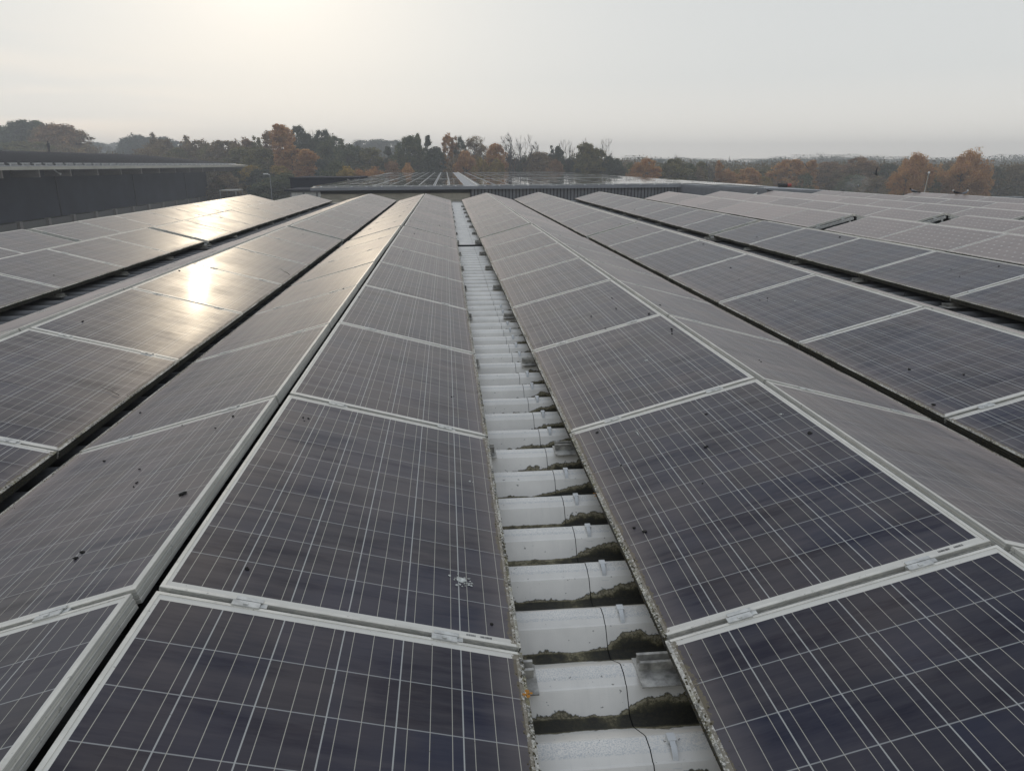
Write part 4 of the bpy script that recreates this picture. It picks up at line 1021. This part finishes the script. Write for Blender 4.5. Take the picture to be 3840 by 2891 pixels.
for s in (13, 14): add_arch('bush', s, 8, 6, 0.3, 'dome', 80, 85, .09, .16, .12)
def bare_mesh(seed, H, W):
    random.seed(seed); q = MB(); cnt = [0]; q2 = MB()
    def grow(p, d, ln, rad, depth):
        cnt[0] += 1; pts = [p]; c = Vector(p); dd = Vector(d)
        for k in range(3):
            dd = (dd + Vector((random.gauss(0, .09), random.gauss(0, .09), random.gauss(0, .05) + .04))).normalized(); c = c + dd * ln / 3; pts.append(tuple(c))
        (q if depth < 2 else q2).tube(pts, [rad, rad * .88, rad * .76, rad * .62], 6 if depth < 2 else 3, False)
        if depth >= 6: return
        nb = 3 if depth in (0, 1) else random.choice((2, 3, 3))
        for b in range(nb):
            a = random.uniform(0, 6.28); ang = random.uniform(.38, .90) if b else random.uniform(.08, .25)
            u = dd.cross(Vector((0, 0, 1)) if abs(dd.z) < .95 else Vector((1, 0, 0))).normalized(); w = dd.cross(u)
            nd = (dd * math.cos(ang) + (u * math.cos(a) + w * math.sin(a)) * math.sin(ang)).normalized()
            st = c if b == 0 or depth == 0 else Vector(pts[random.choice((1, 2, 3))])
            grow(tuple(st), tuple(nd), ln * random.uniform(.62, .84), max(.062, rad * random.uniform(.45, .62)), depth + 1)
    grow((0, 0, 0), (0, 0, 1), H * .30, H * .019, 0)
    zz = max(v[2] for v in q2.v); xx = max(max(abs(v[0]), abs(v[1])) for v in q2.v)
    return (2 * xx, zz, q.mesh('bare_trunk', M_BARK), q2.mesh('bare_crown', M_BARK))
ARCH['bare'] = [bare_mesh(s, 16, 9) for s in (21, 23, 26, 31)]
def tree(x, y, h, w, kind, colour, label, i):
    arcs = ARCH[kind]; Wd, H, tm, cm = arcs[i % len(arcs)]
    spread = {'round': 1.6, 'bush': 1.7, 'tall': 1.5, 'birch': 1.55, 'willow': 1.2, 'open': 1.5, 'conifer': 1.6, 'bare': 2.0}[kind]
    r = empty({'bush': 'bush', 'bare': 'bare_tree', 'conifer': 'conifer', 'willow': 'willow_tree', 'birch': 'birch_tree'}.get(kind, 'broadleaf_tree'), (x, y, GZ))
    r.rotation_euler.z = (i * 2.399) % 6.283; r.scale = (w * spread / Wd, w * spread / Wd, h / H)
    tag(r, label, 'bush' if kind == 'bush' else 'tree', 'trees beyond the roofs')
    t = put('trunk', tm, r); c = put('crown', cm, r)
    c.material_slots[0].link = 'OBJECT'; c.material_slots[0].material = LEAF[colour]
    if kind == 'bare': t.material_slots[0].link = 'OBJECT'; t.material_slots[0].material = LEAF[colour]
for i, (x, y, h, w, kind, colour, lab) in enumerate(TREES): tree(x, y, h, w, kind, colour, lab, i)

# woods that read as one mass behind and below the single trees
def woods(name, label, R0, R1, a0, a1, n, hfun, leaf, col, seed, per=60):
    r = np.random.RandomState(seed); C = []
    for i in range(n):
        a = math.radians(r.uniform(a0, a1)); d = r.uniform(R0, R1); h = hfun(math.degrees(a)) * r.uniform(.75, 1.08)
        t = r.uniform(0, 1) ** .7; z = GZ + h * t; rad = 4.2 * (R0 / 240)
        C.append(np.array([d * math.sin(a), d * math.cos(a), z]) + np.clip(r.normal(size=(per, 3)), -1.5, 1.5) * rad * np.array([.42, .42, .26]))
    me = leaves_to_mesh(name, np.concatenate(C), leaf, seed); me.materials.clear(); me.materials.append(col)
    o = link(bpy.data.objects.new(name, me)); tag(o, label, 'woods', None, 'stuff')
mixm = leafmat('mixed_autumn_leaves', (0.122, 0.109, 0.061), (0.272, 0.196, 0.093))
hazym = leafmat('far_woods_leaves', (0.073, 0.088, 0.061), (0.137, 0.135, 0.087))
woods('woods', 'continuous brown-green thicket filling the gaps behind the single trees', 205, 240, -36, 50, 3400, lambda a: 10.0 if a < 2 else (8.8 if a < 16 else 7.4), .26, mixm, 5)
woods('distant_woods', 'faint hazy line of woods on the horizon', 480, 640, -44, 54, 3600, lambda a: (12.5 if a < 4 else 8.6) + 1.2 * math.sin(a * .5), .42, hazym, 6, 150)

# ------------------------------------------------------------------ person on the ridge of the left roof
def skin_obj(name, nodes, edges, mat, parent=None, sub=1):
    me = bpy.data.meshes.new(name); me.from_pydata([n[0] for n in nodes], edges, []); me.materials.append(mat)
    o = bpy.data.objects.new(name, me); link(o, parent)
    md = o.modifiers.new('skin', 'SKIN'); sv = me.skin_vertices[0].data
    for i, n in enumerate(nodes): sv[i].radius = (n[1], n[2] if len(n) > 2 else n[1]); sv[i].use_root = (i == 0)
    s = o.modifiers.new('sub', 'SUBSURF'); s.levels = sub; s.render_levels = sub; return o
pr = empty('person', (-70.6, 142.6, 3.72)); tag(pr, 'person in dark work clothes with pale harness straps standing on the dark roof ridge', 'person')
pr.rotation_euler.z = 2.6; pr.scale = (1.25, 1.25, 1.05)
M_CLOTH = plain('dark_work_clothes', (0.022, 0.024, 0.03), 0.9)
nodes = [((0, 0, .93), .19, .14), ((0, 0, 1.12), .20, .14), ((0, 0, 1.34), .24, .15), ((0, 0, 1.47), .09, .08), ((0, .02, 1.56), .055), ((0, .03, 1.66), .095, .10), ((0, .03, 1.75), .07, .08),
         ((.19, 0, 1.40), .065), ((.27, .05, 1.16), .05), ((.22, .17, 0.98), .04), ((-.19, 0, 1.40), .065), ((-.27, .06, 1.17), .05), ((-.20, .2, 1.02), .04),
         ((.10, 0, .82), .13), ((.11, .03, .47), .10), ((.11, -.02, .08), .045), ((.11, .13, .04), .04), ((-.10, 0, .82), .10), ((-.14, .10, .48), .07), ((-.15, .02, .08), .045), ((-.15, .17, .04), .04)]
edges = [(0, 1), (1, 2), (2, 3), (3, 4), (4, 5), (5, 6), (2, 7), (7, 8), (8, 9), (2, 10), (10, 11), (11, 12), (0, 13), (13, 14), (14, 15), (15, 16), (0, 17), (17, 18), (18, 19), (19, 20)]
skin_obj('body', nodes, edges, M_CLOTH, pr)
q = MB()
for s_ in (-1, 1):
    q.tube([(s_ * .13, -.15, 1.42), (s_ * .05, -.165, 1.2), (s_ * .13, -.15, 1.0)], .028, 4)
q.tube([(-.15, -.145, 1.02), (.15, -.145, 1.02)], .028, 4); q.obj('harness', plain('pale_harness', (0.4, 0.45, 0.42), .7), pr)
q = MB(); q.tube([(0, .03, 1.70), (0, .03, 1.77), (0, .03, 1.80)], [.115, .10, .04], 8); q.obj('cap', M_CLOTH, pr)

# ------------------------------------------------------------------ birds
M_BG = plain('grey_plumage', (0.20, 0.21, 0.22), .8, 0, .3, 12); M_BB = plain('black_plumage', (0.018, 0.018, 0.02), .7); M_BWH = plain('white_plumage', (0.62, 0.61, 0.58), .8, 0, .12, 10)
M_BEAK = plain('beak', (0.25, 0.12, 0.04), .5)
def bird(x, y, z, rot, body, head, wing, label, size=1.0, flying=False, bank=0.0, crouch=False):
    r = empty('bird', (x, y, z)); r.rotation_euler = (bank, 0, rot); r.scale = (size * 0.66,) * 3
    tag(r, label, 'bird')
    up = 0.11 if not flying else 0.0
    tilt = .05 if crouch else (.10 if not flying else 0)
    skin_obj('body', [((0, 0, up), .062, .06), ((.09, 0, up + tilt * .5), .052, .055), ((.145, 0, up + .045 + tilt * .5), .028), ((.17, 0, up + .09 + tilt * .3 if not flying else up + .02), .034), ((.20, 0, up + .085 + tilt * .3 if not flying else up + .018), .018),
                      ((-.09, 0, up - .01), .045, .042), ((-.17, 0, up - .03), .022, .012), ((-.27, 0, up - .045), .028, .006)],
             [(0, 1), (1, 2), (2, 3), (3, 4), (0, 5), (5, 6), (6, 7)], body, r, 2)
    hz = up + (.085 + tilt * .3 if not flying else .018)
    q = MB(); q.tube([(.205, 0, hz), (.235, 0, hz - .006)], [.010, .002], 6); q.obj('beak', M_BEAK, r)
    bm = bmesh.new(); bmesh.ops.create_uvsphere(bm, u_segments=10, v_segments=8, radius=.041)
    for v in bm.verts: v.co.x = v.co.x * 1.15 + .172; v.co.z += hz + .004
    me = bpy.data.meshes.new('head'); bm.to_mesh(me); bm.free(); me.materials.append(head); link(bpy.data.objects.new('head', me), r)
    if not flying:
        for s_ in (-1, 1):
            q = MB(); pts = [(.10, .060, .03), (.02, .072, .035), (-.10, .058, .01), (-.21, .030, -.02), (-.28, .012, -.035), (-.20, .035, -.045), (-.08, .066, -.035), (.05, .07, -.02)]
            P = [(a, s_ * b, up + c + .005) for a, b, c in pts]; Q = [(a, s_ * (b + .008), up + c + .004) for a, b, c in pts]
            q.face(P); q.face(list(reversed(Q)))
            for k in range(8): q.face([P[k], P[(k + 1) % 8], Q[(k + 1) % 8], Q[k]])
            q.obj('wing', wing, r)
            q = MB(); q.tube([(.02, s_ * .025, up - .04), (.0, s_ * .025, .03), (.0, s_ * .025, .004), (.04, s_ * .025, .003)], .005, 5); q.obj('leg', M_BEAK, r)
    else:
        for s_, lift in ((-1, .30), (1, .36)):
            q = MB(); pts = [(.07, .04, 0), (.09, .20, lift * .45), (.05, .40, lift), (-.02, .60, lift * 1.35), (-.08, .42, lift * .95), (-.07, .22, lift * .45), (-.08, .04, 0)]
            P = [(a, s_ * b, c + .012) for a, b, c in pts]; Q = [(a, s_ * b, c + .004) for a, b, c in pts]
            for k in range(2): pass
            q.face([P[0], P[1], P[5], P[6]]); q.face([P[1], P[2], P[4], P[5]]); q.face([P[2], P[3], P[4]])
            q.face([Q[6], Q[5], Q[1], Q[0]]); q.face([Q[5], Q[4], Q[2], Q[1]]); q.face([Q[4], Q[3], Q[2]])
            for k in range(7): q.face([P[k], P[(k + 1) % 7], Q[(k + 1) % 7], Q[k]])
            q.obj('wing', wing, r)
RZ = 0.262
bird(12.42, 27.90, 0.210, 2.6, M_BG, M_BWH, M_BB, 'black and white pigeon perched on the near side of the third white-dotted row', 1.05)
bird(11.88, 27.85, 0.062, 0.4, M_BWH, M_BWH, M_BWH, 'white crouching bird with brownish head at the row end', 0.95, crouch=True)
bird(14.68, 26.55, RZ + .008, 2.9, M_BG, M_BB, M_BB, 'small dark bird alone on the far ridge before the smoke', 0.55)
bird(16.48, 25.0, 0.222, 2.5, M_BG, M_BB, M_BB, 'grey pigeon with black head on the ridge left of the leaning pole', 1.15)
bird(16.66, 23.05, 0.272, 2.9, M_BB, M_BWH, M_BB, 'black and white pigeon, left of the pair at far right', 0.95, crouch=True)
bird(16.66, 22.65, 0.272, 0.3, M_BG, M_BWH, M_BG, 'pale grey pigeon, right of the pair at far right', 1.0, crouch=True)
bird(17.44, 35, 1.06, 0.9, M_BB, M_BB, M_BB, 'black bird flying with raised wings before the orange trees', 0.62, True, .2)
bird(20.96, 35, 0.76, 2.4, M_BB, M_BB, M_BB, 'black bird flying with wings upright before the dark trees', 0.62, True, 1.0)
bird(24.0, 50.9 - 9.2, -0.13 + 0.03, 1.2, M_BG, M_BWH, M_BB, 'black and white pigeon sitting on the far hall edge', 1.0, crouch=True)
q = MB(); q.tube([(0, 0, 0), (0.24, 0, 0.0)], 0.10, 12); rb = q.obj('red_vent_pipe', plain('red_plastic', (0.35, 0.06, 0.04), .6)); rb.location = (20.95, 44.4, -0.03)
tag(rb, 'short red pipe end lying on the far hall edge', 'pipe')
q = MB(); q.tube([(-0.55, 0, 0), (0.0, 0, 0.0)], 0.11, 12); rb = q.obj('black_pipe', M_BLACK); rb.location = (20.94, 44.4, -0.04)
tag(rb, 'black pipe joined to the red pipe end on the far hall edge', 'pipe')

# ------------------------------------------------------------------ smoke drifting up before the right woods
def smoke():
    m_ = bpy.data.materials.new('thin_smoke'); m_.use_nodes = True; t = m_.node_tree; t.nodes.clear()
    o = t.nodes.new('ShaderNodeOutputMaterial'); pv = t.nodes.new('ShaderNodeVolumePrincipled'); tcn = t.nodes.new('ShaderNodeTexCoord')
    nz = t.nodes.new('ShaderNodeTexNoise'); nz.inputs['Scale'].default_value = 0.55; nz.inputs['Detail'].default_value = 4
    mr = t.nodes.new('ShaderNodeMapRange'); mr.inputs[1].default_value = .45; mr.inputs[2].default_value = .72; mr.inputs[3].default_value = 0; mr.inputs[4].default_value = 0.10
    t.links.new(tcn.outputs['Object'], nz.inputs[0]); t.links.new(nz.outputs[0], mr.inputs[0]); t.links.new(mr.outputs[0], pv.inputs['Density'])
    pv.inputs['Color'].default_value = (.9, .9, .9, 1); t.links.new(pv.outputs[0], o.inputs['Volume']); return m_
q = MB(); q.tube([(0, 0, 0), (1.2, 0.3, 1.6), (3.0, 0.6, 3.2), (5.2, 1.0, 4.4), (7.0, 1.2, 4.9)], [0.5, 1.0, 1.6, 1.9, 0.9], 10)
sm = q.obj('smoke', smoke()); sm.location = (69.0, 128, -6.9); tag(sm, 'thin wisp of pale smoke drifting up before the right woods', 'smoke', None, 'stuff')

# ------------------------------------------------------------------ haze
hz_ = bpy.data.materials.new('haze'); hz_.use_nodes = True; t = hz_.node_tree; t.nodes.clear()
ho = t.nodes.new('ShaderNodeOutputMaterial'); pv = t.nodes.new('ShaderNodeVolumePrincipled')
pv.inputs['Density'].default_value = 0.0012; pv.inputs['Color'].default_value = (0.985, 0.99, 1.0, 1); pv.inputs['Anisotropy'].default_value = 0.0
t.links.new(pv.outputs[0], ho.inputs['Volume'])
q = MB(); q.box(-800, 800, -160, 960, GZ - 1.2, 24); hz = q.obj('haze', hz_); tag(hz, kind='stuff')
